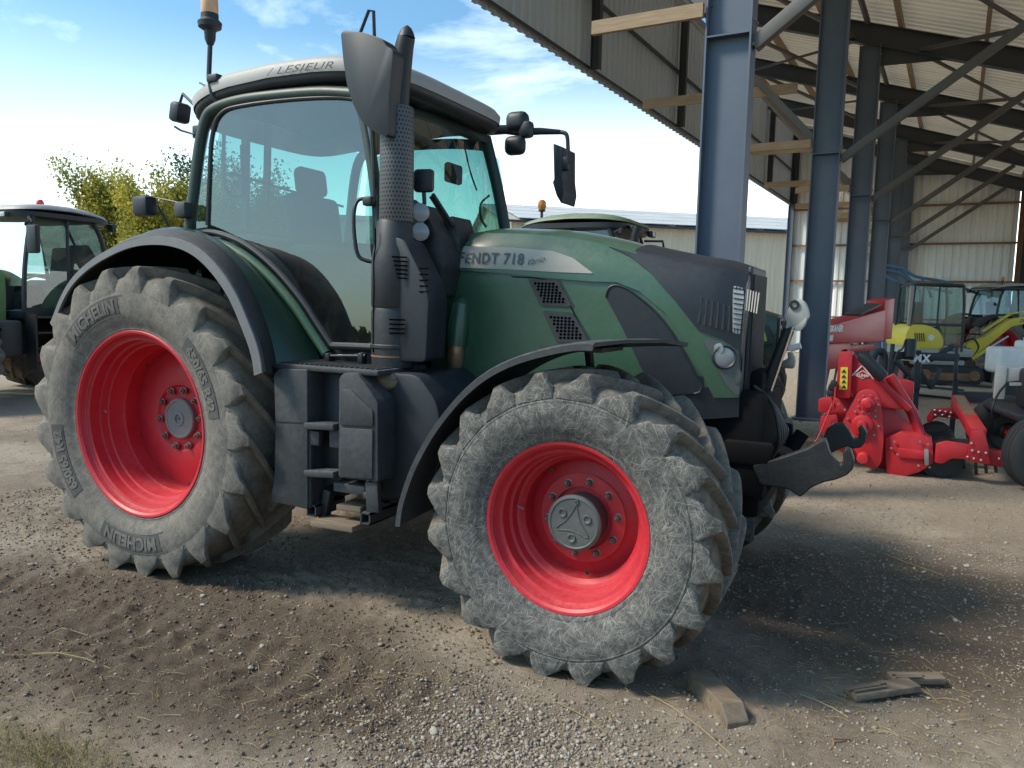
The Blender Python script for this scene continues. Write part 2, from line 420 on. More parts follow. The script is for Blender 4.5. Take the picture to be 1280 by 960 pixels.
# brown, damp, trampled earth beside the tractor; second blob paints its shadow ahead
def blob(cx, cy, rx, ry):
    mp = g.mapping(loc=(-cx/rx,-cy/ry,0), scale=(1/rx,1/ry,0)); ln = g.n('VectorMath'); ln.operation = 'LENGTH'
    nz = g.n('TexNoise'); nz.inputs['Scale'].default_value = 1.4; nz.inputs['Detail'].default_value = 4; g.l(o, nz.inputs['Vector'])
    ad = g.n('VectorMath'); ad.operation = 'MULTIPLY_ADD'; g.l(nz.outputs['Color'], ad.inputs[0]); ad.inputs[1].default_value = (.7,.7,0); g.l(mp, ad.inputs[2])
    sb = g.n('VectorMath'); sb.operation = 'SUBTRACT'; g.l(ad.outputs[0], sb.inputs[0]); sb.inputs[1].default_value = (.35,.35,0)
    g.l(sb.outputs[0], ln.inputs[0]); return g.ramp(ln.outputs['Value'], [(.65,1.0),(1.0,0.0)])
b1 = g.mix(1.0, blob(.9,-1.75,2.2,.85), blob(4.2,.6,1.7,1.5), 'LIGHTEN')
spx = g.n('SeparateXYZ'); g.l(o, spx.inputs[0]); far_ = g.n('MapRange'); g.l(spx.outputs['Y'], far_.inputs['Value']); far_.inputs['From Min'].default_value = 1.5; far_.inputs['From Max'].default_value = 5.0
gm1 = g.math('MAXIMUM', gm1, g.math('MULTIPLY', far_.outputs[0], .9))
gmask = g.math('MULTIPLY', gm1, g.math('SUBTRACT', 1.0, g.math('MULTIPLY', b1, .9)))
c = g.mix(gmask, dirt, grav)
damp = g.mix(g.ramp(grit, [(.35,0.0),(.7,1.0)]), (.052,.032,.019), (.125,.085,.055))  # one dark brown for the damp soil and the painted shadow
c = g.mix(g.math('MULTIPLY', b1, .82), c, damp)
spk = g.n('TexVoronoi'); spk.inputs['Scale'].default_value = 75; g.l(o, spk.inputs['Vector'])
sm = g.math('MULTIPLY', g.ramp(spk.outputs['Distance'], [(.16,1.0),(.26,0.0)]), g.ramp(g.noise(18,2,.5), [(.50,0.0),(.62,1.0)]))
c = g.mix(g.math('MULTIPLY', sm, .6), c, (.42,.39,.35))
hgt = g.math('ADD', g.math('MULTIPLY', grit, .7), g.math('ADD', g.noise(150,3,.7), sm))
g.bsdf(out, c, .95, 0.0, g.bump(hgt, .9, .014)); M['ground'] = m
go = mesh_obj('ground', gm, M['ground']); tag(go, kind='structure')
# ---------------------------------------------------------------- loose stones (nobody could count them)
def ico(sub, seed):
    b = NB(); bmesh.ops.create_icosphere(b, subdivisions=sub, radius=1); b.verts.ensure_lookup_table()
    v = np.array([x.co[:] for x in b.verts]); f = np.array([[q.index for q in ff.verts] for ff in b.faces]); b.free()
    r = np.random.default_rng(seed)
    for k in range(12):     # chop with random planes: angular stones
        n = r.normal(size=3); n /= np.linalg.norm(n); d = r.uniform(.35,.75); s = v@n; v = v - np.outer(np.maximum(s-d,0), n)
    v *= r.uniform(.7,1.25,size=3); return v, f
VAR = [ico(2, i) for i in range(8)]; VARS = [ico(1, 40+i) for i in range(8)]
def scatter(name, pts, rad, var, m, label, cat, flat=.65, sink=.25, attr=None):
    CO, FA, RN = [], [], []; off = 0
    for (x, y), r in zip(pts, rad):
        v, f = var[rng.integers(len(var))]; a = rng.uniform(0, 2*PI); b = rng.uniform(-.5,.5); ca, sa = math.cos(a), math.sin(a); cb, sb = math.cos(b), math.sin(b)
        p = v * (r, r, r*flat); p = p @ np.array([[1,0,0],[0,cb,-sb],[0,sb,cb]]); p = p @ np.array([[ca,-sa,0],[sa,ca,0],[0,0,1]])
        p = p + (x, y, float(gh(np.array(x),np.array(y))) + r*flat*(.5-sink)); CO.append(p); FA.append(f+off); off += len(v); RN += [rng.uniform()]*len(v)
    me = np_mesh(name, np.concatenate(CO), np.concatenate(FA), 3)
    at = me.attributes.new('rnd', 'FLOAT', 'POINT'); at.data.foreach_set('value', RN)
    o = mesh_obj(name, me, m); tag(o, label, cat, kind='stuff'); return o
m, nt, out = nodes('stones'); g = G(nt)
at = g.n('Attribute'); at.attribute_name = 'rnd'
c = g.ramp(at.outputs['Fac'], [(0.0,(.15,.118,.088)),(.4,(.26,.215,.17)),(.85,(.33,.285,.235)),(1.0,(.42,.375,.32))])
c = g.mix(g.ramp(g.noise(60,4,.7), [(.4,0.0),(.7,.5)]), c, (.17,.14,.11))
g.bsdf(out, c, .9, 0.0, g.bump(g.noise(140,3,.6), .3, .004)); M['stone'] = m
m, nt, out = nodes('clods'); g = G(nt); g.bsdf(out, g.mix(g.noise(30,4,.7), (.070,.046,.030), (.19,.135,.092)), .95); M['clod'] = m
def excluded(x, y):
    for (wx, wy) in ((0,-.97),(0,.97),(2.787,-.975),(2.787,.975)):
        if abs(x-wx) < .26 and abs(y-wy) < .28: return True
    return False
def pick(n, region, dens):
    out = []
    while len(out) < n:
        x = rng.uniform(region[0], region[1]); y = rng.uniform(region[2], region[3])
        if rng.uniform() < dens(x, y) and not excluded(x,y): out.append((x,y))
    return out
def dens(x, y):
    d = .16 + .5*float(vnoise(np.array(x*1.7), np.array(y*1.7), 77))**2
    d += 1.0*math.exp(-(((x-2.75)/.55)**2+((y+1.85)/.42)**2))      # pale gravel spill before the front wheel
    d += .35*math.exp(-(((x-4.1)/1.0)**2+((y+1.1)/.5)**2)); d += .5*(y > 1.6 and x > 2.5)
    return min(1, d)
P1 = pick(900, (-2.6,5.4,-3.2,2.0), dens); scatter('stones', P1, np.clip(rng.lognormal(-4.35,.38,len(P1)),.007,.024), VAR, M['stone'], 'loose pale angular stones scattered over the yard', 'stones')
P2 = pick(34000, (-2.6,5.6,-3.2,2.2), dens); scatter('gravel', P2, np.clip(rng.lognormal(-5.2,.48,len(P2)),.0022,.016), VARS, M['stone'], 'small grey and brown gravel over the dirt', 'gravel')
P4 = [(q[0],q[1]) for q in (rng.normal(size=(5200,2))*(.36,.24)+(2.95,-1.88)) if not excluded(*q)]; scatter('gravel_spill', P4, np.clip(rng.lognormal(-4.75,.45,len(P4)),.003,.021), VARS, M['stone'], 'pale gravel spilled thickly in front of the near front tyre', 'gravel')
P5 = [(x_,y_) for x_, y_ in pick(9000, (-2.6,2.6,-3.0,-.2), lambda x,y: .3+.7*float(vnoise(np.array(x*2.1),np.array(y*2.1),91)))]; scatter('soil_clods', P5, np.clip(rng.lognormal(-4.85,.45,len(P5)),.004,.020), VARS, M['clod'], 'crumbled brown soil clods over the damp dirt', 'soil')
P3 = pick(5000, (-6,9,1.4,12), lambda x,y: .5); scatter('shed_gravel', P3, np.clip(rng.lognormal(-4.5,.4,len(P3)),.006,.03), VARS, M['stone'], 'pale gravel lying deeper in the yard and under the shed', 'gravel')
P6 = pick(9000, (2.8,6.8,.3,4.8), lambda x,y: .6)+pick(3500, (-7,-2.4,-2.2,3.5), lambda x,y: .6)+pick(2500,(4.6,6.8,-1.5,.6), lambda x,y: .6); scatter('yard_gravel', P6, np.clip(rng.lognormal(-5.0,.42,len(P6)),.003,.018), VARS, M['stone'], 'grey gravel spread beyond the tractor towards the shed', 'gravel')
# ---------------------------------------------------------------- straw and grass
def strips(name, items, m, label, cat):
    b = NB(); lay = b.verts.layers.float.new('rnd')
    for (p, d, L, w, lift, curl) in items:
        r_ = random.random(); pts = []
        for k in range(4):
            t = k/3; q = Vector((p[0]+d[0]*L*t-d[1]*curl*math.sin(PI*t), p[1]+d[1]*L*t+d[0]*curl*math.sin(PI*t), 0))
            q.z = float(gh(np.array(q.x),np.array(q.y))) + .006 + lift*(t if lift > .05 else math.sin(PI*t)); pts.append(q)
        rows = []
        for k, q in enumerate(pts):
            ww = w*(1-(k/3)*(.75 if lift > .05 else .1)); s = Vector((-d[1], d[0], 0))*ww
            vs = [b.verts.new(q+s), b.verts.new(q+Vector((0,0,ww*1.2))), b.verts.new(q-s)]
            for v in vs: v[lay] = r_
            rows.append(vs)
        for a, c_ in zip(rows, rows[1:]):
            b.faces.new((a[0],a[1],c_[1],c_[0])); b.faces.new((a[1],a[2],c_[2],c_[1]))
    o = obj(name, b, m, recalc=False); tag(o, label, cat, kind='stuff'); return o
it = []
def straw(x, y, L, w=.0016, a=None):
    a = rng.uniform(0,2*PI) if a is None else a
    it.append(((x,y),(math.cos(a),math.sin(a)),L,w,rng.uniform(.0,.010),rng.normal()*L*.035))
for _ in range(1100):
    cx, cy = [(2.35,-1.45),(2.1,-1.9),(.95,-2.35),(3.3,-1.35),(4.05,-.6),(1.5,-1.6),(4.4,-.8),(3.9,1.3)][rng.integers(8)]
    straw(cx+rng.normal()*.35, cy+rng.normal()*.30, rng.uniform(.02,.10), rng.uniform(.0007,.0014))
for _ in range(900): straw(rng.uniform(-1.5,5.2), rng.uniform(-3.1,2.5), rng.uniform(.02,.12), rng.uniform(.0007,.0015))
for (a, b_) in (((40,815),(138,833)),((5,820),(90,818)),((60,787),(110,789)),((697,880),(758,920)),((805,865),(915,948)),((1000,870),(1060,900)),((455,930),(478,880)),((400,715),(435,735)),((1105,695),(1180,720))):
    p, q = Q(*a, z=0), Q(*b_, z=0); d = q-p; it.append(((p.x,p.y),(d.x/d.length,d.y/d.length),d.length,.0026,.006,.01))
strips('straw', it, M['straw'], 'dry straw stalks strewn over the dirt', 'straw')
it = []
gc = Q(70, 955, z=0)
for _ in range(1000):
    x = gc.x + rng.normal()*.30; y = gc.y - abs(rng.normal())*.16 + .05 + rng.normal()*.05; a = rng.uniform(0,2*PI); L = rng.uniform(.02,.07)
    it.append(((x,y),(math.cos(a),math.sin(a)),L,.0013,rng.uniform(.055,.085)*min(1,L*18),rng.normal()*.01))
strips('grass', it, M['grass'], 'short dry and green grass at the near left edge of the dirt', 'grass')
# meadow strip behind the photographer (seen only mirrored in the glass) and yard edge
b = NB(); vs = [b.verts.new(v) for v in ((-160,-160,.06),(60,-160,.06),(60,-20,.06),(-160,-14,.06))]; b.faces.new(vs)
m, nt, out = nodes('meadow_grass'); g = G(nt)
g.bsdf(out, g.mix(g.ramp(g.noise(.15,6,.7), [(.35,0.0),(.65,1.0)]), (.13,.17,.035), (.26,.27,.07)), .9); tag(obj('meadow', b, m), kind='structure')
# ---------------------------------------------------------------- agricultural tyres and rims (axle along Y, outer side = -Y)
def carcass(Rr, W, rb, lug):
    """half profile (|y|, r) from bead to crown"""
    h = Rr-lug-rb
    return [(W*.36, rb-.015), (W*.40, rb+.012), (W*.425, rb+h*.10), (W*.425, rb+h*.12), (W*.470, rb+h*.25), (W*.497, rb+h*.42), (W*.503, rb+h*.56), (W*.493, rb+h*.70), (W*.470, rb+h*.84), (W*.440, rb+h*.93), (W*.36, Rr-lug), (W*.2, Rr-lug+.008), (0, Rr-lug+.010)]
def side_y(prof, r):
    p = prof[:10]
    for (a, ra), (b, rb) in zip(p, p[1:]):
        if ra <= r <= rb: return a+(b-a)*(r-ra)/max(1e-6, rb-ra)
    return p[-1][0]
def tyre_mesh(Rr, W, rb, lug, N, sweep, wl):
    b = NB(); lay = b.verts.layers.float.new('tread')
    prof = carcass(Rr, W, rb, lug)
    full = [(-y, r) for y, r in prof] + [(y, r) for y, r in prof[::-1][1:]]
    fine = []
    for (a, ra), (c, rc) in zip(full, full[1:]):
        for k in range(2): fine.append((a+(c-a)*k/2, ra+(rc-ra)*k/2))
    fine.append(full[-1]); n = 144; rings = []
    for y, r in fine:
        ring = []
        for k in range(n):
            t = 2*PI*k/n; v = b.verts.new((math.sin(t)*r, y, math.cos(t)*r)); v[lay] = .95 if r > Rr-lug-.012 and abs(y) < W*.45 else (.35 if r > Rr-lug-.05 else 0.0); ring.append(v)
        rings.append(ring)
    for a, c in zip(rings, rings[1:]):
        for k in range(n): b.faces.new((a[k], a[(k+1)%n], c[(k+1)%n], c[k]))
    # concentric moulding lines on both sidewalls
    for s in (-1, 1):
        for rr in (rb+.035, Rr-lug-.085):
            y0 = side_y(prof, rr)*s; pr = [(y0-s*.001, rr-.006), (y0+s*.0016, rr-.002), (y0+s*.0016, rr+.002), (y0-s*.001, rr+.006)]
            lathe(b, pr, 144, 'Y')
    half = W/2
    for s in (-1, 1):
        for i in range(N):
            t0 = 2*PI*(i + (.5 if s > 0 else 0))/N; jit = rng.normal()*.004
            kp = 2*PI*Rr/N/.226; S = []   # sections: base(y,r), top(y,r), dtheta, half base width, half top width
            S.append(((half*.96, Rr*.83), (half*.985, Rr*.835), -.050, .108*kp, .098*kp, .0))
            S.append(((half*.94, Rr*.875), (half*1.0, Rr*.880), -.036, .100*kp, .082*kp, .05))
            S.append(((half*.90, Rr*.91), (half*1.005, Rr*.918), -.020, .084*kp, .058*kp, .1))
            S.append(((half*.85, Rr-lug-.02), (half*.995, Rr*.958), -.004, .064*kp, .036*kp, .25))
            S.append(((half*.80, Rr-lug-.02), (half*.955, Rr*.990), .008, .052, .025*kp, .6))
            S.append(((half*.78, Rr-lug-.01), (half*.90, Rr*.9985), .016, .044, .023, .9))
            for k in range(1, 8):
                u = k/7; yy = half*(.78-(.82)*u); dth = .02 + sweep*(u**.9); wid = wl*(1-.12*math.sin(PI*u))
                yt = half*(.86 - .88*u); rt = Rr*(1 + .004*math.sin(u*PI/2))
                S.append(((yy, Rr-lug-.012), (yt, rt), dth, wid*.5+.012, wid*.5-.003, .9))
            S.append(((half*-.045, Rr-lug-.012), (half*-.035, Rr*.99), .02+sweep*1.03, wl*.5+.012, wl*.42, .9))
            prev = None
            for (yb, rbb), (yt, rt), dth, wb, wt, tr in S:
                th = t0+dth+jit; wb_, wt_ = wb/Rr, wt/Rr; sc = []
                for (y_, r_, a_, tv) in ((yb, rbb, -wb_, tr*.8), (yb+(yt-yb)*.82, rbb+(rt-rbb)*.82, -wt_-.006/Rr, tr), (yt, rt, -wt_+.006/Rr, tr*.75), (yt, rt, wt_-.006/Rr, tr*.75), (yb+(yt-yb)*.82, rbb+(rt-rbb)*.82, wt_+.006/Rr, tr), (yb, rbb, wb_, tr*.8)):
                    v = b.verts.new((math.sin(th+a_)*r_, s*y_, math.cos(th+a_)*r_)); v[lay] = tv; sc.append(v)
                if prev:
                    for q in range(5): b.faces.new((prev[q], prev[q+1], sc[q+1], sc[q]) if s > 0 else (prev[q+1], prev[q], sc[q], sc[q+1]))
                else: b.faces.new(sc if s < 0 else sc[::-1])
                prev = sc
            b.faces.new(prev[::-1] if s < 0 else prev)
    return b, prof
def ring_band(b, prof, r0, r1, a0, a1, off, n=40, s=-1):
    rows = []
    for k in range(n+1):
        t = a0+(a1-a0)*k/n; rows.append([b.verts.new((math.sin(t)*r, s*(side_y(prof, r)+off), math.cos(t)*r)) for r in (r0, (r0+r1)/2, r1)])
    for p, q in zip(rows, rows[1:]):
        for j in range(2): b.faces.new((p[j], p[j+1], q[j+1], q[j]))
def sidewall_text(b, prof, s, size, rmid, ang, off=.006, spacing=1.05, bold=.004, s_=-1):
    t = text_mesh(s, size, bold=bold, spacing=spacing)
    x0 = min(v.co.x for v in t.verts); x1 = max(v.co.x for v in t.verts); y0 = min(v.co.y for v in t.verts); y1 = max(v.co.y for v in t.verts)
    bmesh.ops.subdivide_edges(t, edges=[e for e in t.edges if e.calc_length() > .03], cuts=2)
    for v in t.verts:
        a = ang + (v.co.x-(x0+x1)/2)/rmid; r = rmid + v.co.y-(y0+y1)/2
        v.co = Vector((math.sin(a)*r, s_*(side_y(prof, r)+off), math.cos(a)*r))
    merge(b, t); return (x1-x0)/rmid
M['rub_dark'] = paint('rubbed_rubber', (.060,.058,.056), .8, .35, (.20,.19,.17), bump=.2, var=.1)
M['rub_light'] = paint('raised_letters', (.115,.105,.096), .8, .45, (.27,.25,.22), bump=.2, var=.1)
def rim_mesh(rf, depth, rdisc, hubr, flip=1, barrel=.09):
    """outer flange at y=0, disc at y=+depth; extends back to +0.5"""
    b = NB()
    lathe(b, [(.012, rf-.018), (.000, rf-.006), (-.002, rf+.006), (.006, rf+.013), (.020, rf+.010), (.030, rf-.012)], 96, 'Y')
    pr = [(.012, rf-.018), (.030, rf-.022), (.050, rf-.034), (.055, rf-.050), (.115, rf-.054), (.120, rf-.068), (.160, rf-.074), (.165, rf-.086)]
    pr += [(depth*.75, rf-.095), (depth*.80, rf-.105), (depth+.05, rf-.11)]
    lathe(b, pr, 96, 'Y')
    lathe(b, [(depth+.035, rf-.10), (depth+.028, rdisc+.02), (depth+.012, rdisc-.02), (depth-.005, rdisc-.07), (depth-.015, rdisc*.62), (depth-.012, hubr+.085), (depth+.004, hubr+.07), (depth+.004, .04)], 96, 'Y')
    lathe(b, [(depth+.05, rf-.11), (.46, rf-.06), (.52, rf-.03), (.53, rf+.01)], 96, 'Y')
    return b
def nuts(name, n, r, y, parent, a0=0.0, size=.017):
    for k in range(n):
        a = 2*PI*k/n+a0; b = NB()
        lathe(b, [(0, size*1.35), (-.006, size*1.35), (-.008, size*.95)], 12, 'Y'); lathe(b, [(-.006, size), (-.022, size), (-.026, size*.8), (-.026, size*.45), (-.018, size*.42), (-.018, .0005)], 6, 'Y')
        lathe(b, [(-.018, size*.4), (-.036, size*.38), (-.038, .0005)], 10, 'Y')
        xf(b, b.verts, T(math.sin(a)*r, y, math.cos(a)*r)); obj('wheel_nut', b, M['nut'], parent)
def build_wheel(kind):
    if kind == 'rear': Rr, W, rb, lug, N, sw, wl = .953, .62, .545, .055, 21, .34, .052; rf, depth, rd, hb = .560, .335, .40, .13
    else: Rr, W, rb, lug, N, sw, wl = .722, .54, .385, .050, 20, .36, .044; rf, depth, rd, hb = .392, .235, .245, .13
    yo = -(.265 if kind == 'rear' else .219)
    b = rim_mesh(rf, depth, rd, hb); xf(b, b.verts, T(0, yo, 0))
    w = obj(kind+'_wheel', b, M['red'], ang=28)
    tb, prof = tyre_mesh(Rr, W, rb, lug, N, sw, wl)
    ty = obj('tyre', tb, M['tyre_r'] if kind == 'rear' else M['tyre'], w, ang=40, recalc=False)
    if kind == 'rear':
        for a, h, r0_, r1_, tx, sz, rm in ((R(-31), .37, .672, .772, 'MICHELIN', .105, .722), (R(178), .37, .672, .772, 'MICHELIN', .105, .722), (R(58), .34, .655, .750, '650/65 R42', .085, .70), (R(-118), .34, .655, .750, '650/65 R42', .085, .70)):
            b = NB(); ring_band(b, prof, r0_, r1_, a-h, a+h, .0035); lp = obj('lettering_panel', b, M['rub_dark'], ty)
            b = NB(); sidewall_text(b, prof, tx, sz, rm, a, spacing=1.0)
            if tx[0] == 'M': ring_band(b, prof, r0_-.014, r0_-.006, a-.42, a+.42, .004); ring_band(b, prof, r1_+.005, r1_+.011, a-.42, a+.42, .004)
            obj('tyre_lettering', b, M['rub_light'], ty)
    dy = yo+depth
    b = NB()
    if kind == 'rear':
        lathe(b, [(dy+.01, hb), (dy-.022, hb), (dy-.030, hb-.006), (dy-.030, hb*.86), (dy-.026, hb*.84), (dy-.028, .05), (dy-.034, .046), (dy-.036, .028), (dy-.026, .024), (dy-.026, .008), (dy-.016, .007), (dy-.016,.0005)], 48, 'Y')
        obj('hub_cap', b, M['hub_r'], w); nuts('n', 10, .185, dy-.012, w, .15)
    else:
        lathe(b, [(dy+.01, hb-.006), (dy-.100, hb-.008), (dy-.104, hb+.004), (dy-.118, hb+.004), (dy-.126, hb-.004), (dy-.128, hb-.012), (dy-.124, hb-.016), (dy-.126, .0005)], 56, 'Y')
        h = obj('hub_cap', b, M['hub'], w)
        for k in range(3):      # three dimples and the raised three-cornered rib
            b = NB(); a = 2*PI*(k+.5)/3+R(0); c = Vector((math.sin(a)*.072, dy-.127, math.cos(a)*.072))
            lathe(b, [(-.001, .022), (-.004, .020), (-.003, .014), (.004, .009), (.006, .0005)], 20, 'Y', T(*c)); obj('hub_dimple', b, M['hub'], h)
        b = NB(); pts = []
        for k in range(3):
            a = 2*PI*k/3; a2 = 2*PI*(k+.5)/3
            pts += [Vector((math.sin(a)*.092, dy-.127, math.cos(a)*.092)), Vector((math.sin(a2)*.036, dy-.127, math.cos(a2)*.036))]
        tube(b, smooth_path(pts+[pts[0]], 6), .0022, 6); lathe(b, [(dy-.126,.012),(dy-.132,.010),(dy-.132,.005),(dy-.126,.004)], 14, 'Y', T(0,0,.104))
        obj('hub_rib', b, M['hub'], h)
        nuts('n', 10, .178, dy-.008, w, .05, .016)
    for a, rr in ((R(-80), rf-.075), (R(165), rd+.02), (R(-45), rd+.03)):
        b = NB(); lathe(b, [(-.004, .011), (-.005, .0005)], 12, 'Y', T(math.sin(a)*rr, yo+depth*.93, math.cos(a)*rr)); obj('drain_hole', b, M['blk2'], w)
    b = NB(); tube(b, [(-(rf-.09), yo+.13, 0), (-(rf-.13), yo+.11, .0)], [.008,.005], 8); obj('valve', b, M['steel'], w)
    return w
# ---------------------------------------------------------------- the green tractor
TR = empty('tractor', (0,0,0), 0, 'large dark green tractor with red wheels parked in front of the open shed', 'tractor')
rw = build_wheel('rear'); rw.parent = TR; rw.location = (0,-.975,.917); rw.rotation_euler = (0,R(4),0)
fw_ = build_wheel('front'); fw_.parent = TR; fw_.location = (2.787,-.975,.690); fw_.rotation_euler = (0,R(7),0)
c = copy_tree(rw, TR); c.location = (0,.975,.917); c.scale = (1,-1,1); c.rotation_euler = (0,R(13),0)
c = copy_tree(fw_, TR); c.location = (2.787,.975,.690); c.scale = (1,-1,1); c.rotation_euler = (0,R(-3),0)
def P(name, b, m, parent=None, **k): return obj(name, b, M[m] if isinstance(m,str) else m, parent or TR, **k)
# --- hood surface
def interp(tab, x):
    if x <= tab[0][0]: return tab[0][1]
    for (a, va), (b_, vb) in zip(tab, tab[1:]):
        if x <= b_: return va+(vb-va)*(x-a)/(b_-a)
    return tab[-1][1]
def smooth_tab(pts):
    q = smooth_path([(p[0], 0, p[1]) for p in pts], 8); return [(v.x, v.z) for v in q]
_top = [xz(px, py, -.36) for px, py in ((605,290),(650,290),(700,293),(750,302),(800,315),(860,328),(905,336),(950,352))]
HT = smooth_tab([(1.60,2.06)]+_top+[(3.52,_top[-1][1]-.03)])
HW = smooth_tab([(1.5,.47),(2.0,.47),(2.5,.455),(2.9,.43),(3.2,.385),(3.38,.325),(3.55,.28)])
XE = 3.372
def hood_y(x, z):
    w = interp(HW, x); zt = interp(HT, x); f = 1.0
    t = (z-(zt-.24))/.24
    if t > 0: f = 1-.22*min(t,1)**2.2
    t = (1.5-z)/.7
    if t > 0: f -= .10*min(t,1)**2
    return -w*f
def HP(l): return [(min(q[0],XE), q[1]) for q in (Qs(px, py, hood_y) for px, py in l)]
b = NB(); secs = []
for i in range(34):
    x = 1.60+(3.362-1.60)*i/33; zt = interp(HT, x); zb = 1.02 if x < 2.3 else 1.02+.12*(x-2.3)
    side = [zb+(zt-zb)*k/14 for k in range(15)]; L = [Vector((x, hood_y(x,z), z)) for z in side]
    yt = -L[-1].y; top = [Vector((x, -yt+2*yt*k/10, zt+.045*(1-(1-2*k/10)**2))) for k in range(1,10)]
    Rr_ = [Vector((v.x, -v.y, v.z)) for v in L[::-1]]; secs.append(L+top+Rr_)
loft(b, secs); n = len(secs[-1])
f1 = [b.verts.new(v+Vector((.010,0,0))) for v in secs[-1]]; mid = [b.verts.new(Vector((3.378 if v.z > 1.3 else 3.35, v.y*.84, v.z*.99))) for v in secs[-1]]
b.verts.ensure_lookup_table(); last = list(b.verts)[33*n:34*n]
for a_, c_ in ((last, f1), (f1, mid)):
    for k in range(n-1): b.faces.new((a_[k], a_[k+1], c_[k+1], c_[k]))
b.faces.new(mid); b.faces.new([b.verts[k] for k in range(n)])
hood = P('hood', b, 'green', ang=50)
hood.data.materials.append(M['blk'])
for f_ in hood.data.polygons:
    if f_.center.x > 3.362 or (f_.center.x > 3.02 and f_.center.z < 1.325): f_.material_index = 1
crease = [(556,337),(575,338),(640,343),(700,349),(740,352),(772,353),(800,364),(832,391),(861,432),(884,478),(893,497)]
topline = [(940,352),(905,338),(860,330),(800,317),(750,304),(700,295.5),(650,292.5),(608,291.5),(580,305),(553,321)]
b = NB(); surf_panel(b, HP(crease+[(936,497),(946,440),(950,380)]+topline), hood_y, .012, .001, .045); P('hood_shell', b, 'green', hood, ang=40)
L2 = .0135
b = NB(); surf_panel(b, rounded(HP([(554,322),(566,312),(582,308),(640,309.5),(693,314),(718,323),(743,342),(700,340.5),(640,337),(569,334.5)]), .01), hood_y, .003, L2, .05); P('name_stripe', b, 'silver', hood)
def side_text(s, p0, p1, shear=0, bold=.0, lift=L2+.010, m='dkletter', name='lettering', yf=hood_y, h=None, parent=None):
    t = text_mesh(s, 1, shear=shear, bold=bold, spacing=1.1); x0 = min(v.co.x for v in t.verts); x1 = max(v.co.x for v in t.verts); y1 = max(v.co.y for v in t.verts); y0 = min(0,min(v.co.y for v in t.verts))
    a = Qs(*p0, yf); c_ = Qs(*p1, yf); dx, dz = c_[0]-a[0], c_[1]-a[1]; L = math.hypot(dx,dz); sc = L/(x1-x0); hs = (h/(y1)) if h else sc
    for v in t.verts:
        u = (v.co.x-x0)*sc; w = v.co.y*hs; x = a[0]+dx/L*u; z = a[1]+dz/L*u+w; v.co = Vector((x, yf(x,z)-lift, z))
    return P(name, t, m, parent or hood)
side_text('FENDT 718', (576,328.5), (656,330.8), bold=.018, h=.062)
side_text('Vario', (662,332), (683,327), shear=.5, h=.034)
def vent(poly, rows, cols):
    pl = HP(poly); b = NB(); surf_panel(b, rounded(pl, .02), hood_y, .008, .002, .05); v = P('hood_vent', b, 'flare', hood)
    b = NB(); A, B_, C_, D_ = [Vector(p) for p in (pl[0], pl[1], pl[2], pl[3])]
    for i in range(rows):
        for j in range(cols):
            u = .13+.74*(j+.5*(i%2)+.25)/cols; w = .10+.80*(i+.5)/rows
            p = (A*(1-u)+B_*u)*(1-w)+(D_*(1-u)+C_*u)*w; rr = .0092
            vs = [b.verts.new((p.x+rr*1.0*math.cos(PI/3*k), hood_y(p.x,p.y)-.0115, p.y+rr*.85*math.sin(PI/3*k))) for k in range(6)]; b.faces.new(vs)
    m_ = MATS.get('void') or paint('void', (.003,.003,.004), .95, .0)
    for nd_ in m_.node_tree.nodes:
        if nd_.type == 'BSDF_PRINCIPLED': nd_.inputs['Specular IOR Level'].default_value = .0
    obj('vent_holes', b, m_, v)
    b = NB(); surf_panel(b, rounded([tuple((Vector(p)*1.0)) for p in pl], .02), hood_y, .003, .0, .06); xf(b, b.verts, T((sum(p[0] for p in pl)/4),0,(sum(p[1] for p in pl)/4)) @ Matrix.Diagonal((1.12,1,1.12,1)) @ T(-(sum(p[0] for p in pl)/4),0,-(sum(p[1] for p in pl)/4)))
    for q in b.verts: q.co.y -= .001
    obj('vent_frame', b, M['green_dark'], v)
vent([(662,349),(698,350),(716,383),(677,382)], 7, 6); vent([(681,390),(718,393),(738,428),(698,428)], 7, 6)
pp = HP([(758,372),(762,360),(773,357),(792,366),(824,394),(852,434),(878,482)]); edge_ = [(q.x,q.z) for q in smooth_path([(a,0,c_) for a,c_ in pp], 4)]
b = NB(); surf_panel(b, edge_+HP([(875,490),(868,492),(820,494),(800,455),(776,405)]), hood_y, .006, .002, .05); sp_ = P('side_panel', b, 'blk', hood)
b = NB(); tube(b, [Vector((x, hood_y(x,z)-.009, z)) for x, z in edge_+HP([(875,490),(868,492)])], .006, 6); obj('panel_seal', b, M['blk'], sp_)
cowl = [(762,308),(800,318.5),(860,331),(905,339),(945,353),(953,372),(948,420),(942,455),(936,468),(925,438),(905,424),(874,413),(845,376),(815,341),(790,321)]
b = NB(); surf_panel(b, HP(cowl), hood_y, .006, L2, .045); cw = P('hood_cowl', b, 'blk', hood)
b = NB(); secs = []
for i in range(12):
    x = 2.80+(3.372-2.80)*i/11; zt = interp(HT, x); yt = -hood_y(x, zt); cq = min(1,max(.02,(x-2.80)/.28)); sd_ = [Vector((x, hood_y(x,zt-dq*cq)-L2-.004, zt-dq*cq)) for dq in (.14,.10,.06,.03,0)]
    secs.append(sd_+[Vector((x, (-yt+2*yt*k/10), zt+.045*(1-(1-2*k/10)**2)+.012)) for k in range(11)]+[Vector((v.x,-v.y,v.z)) for v in sd_[::-1]])
loft(b, secs); P('cowl_top', b, 'blk', hood)
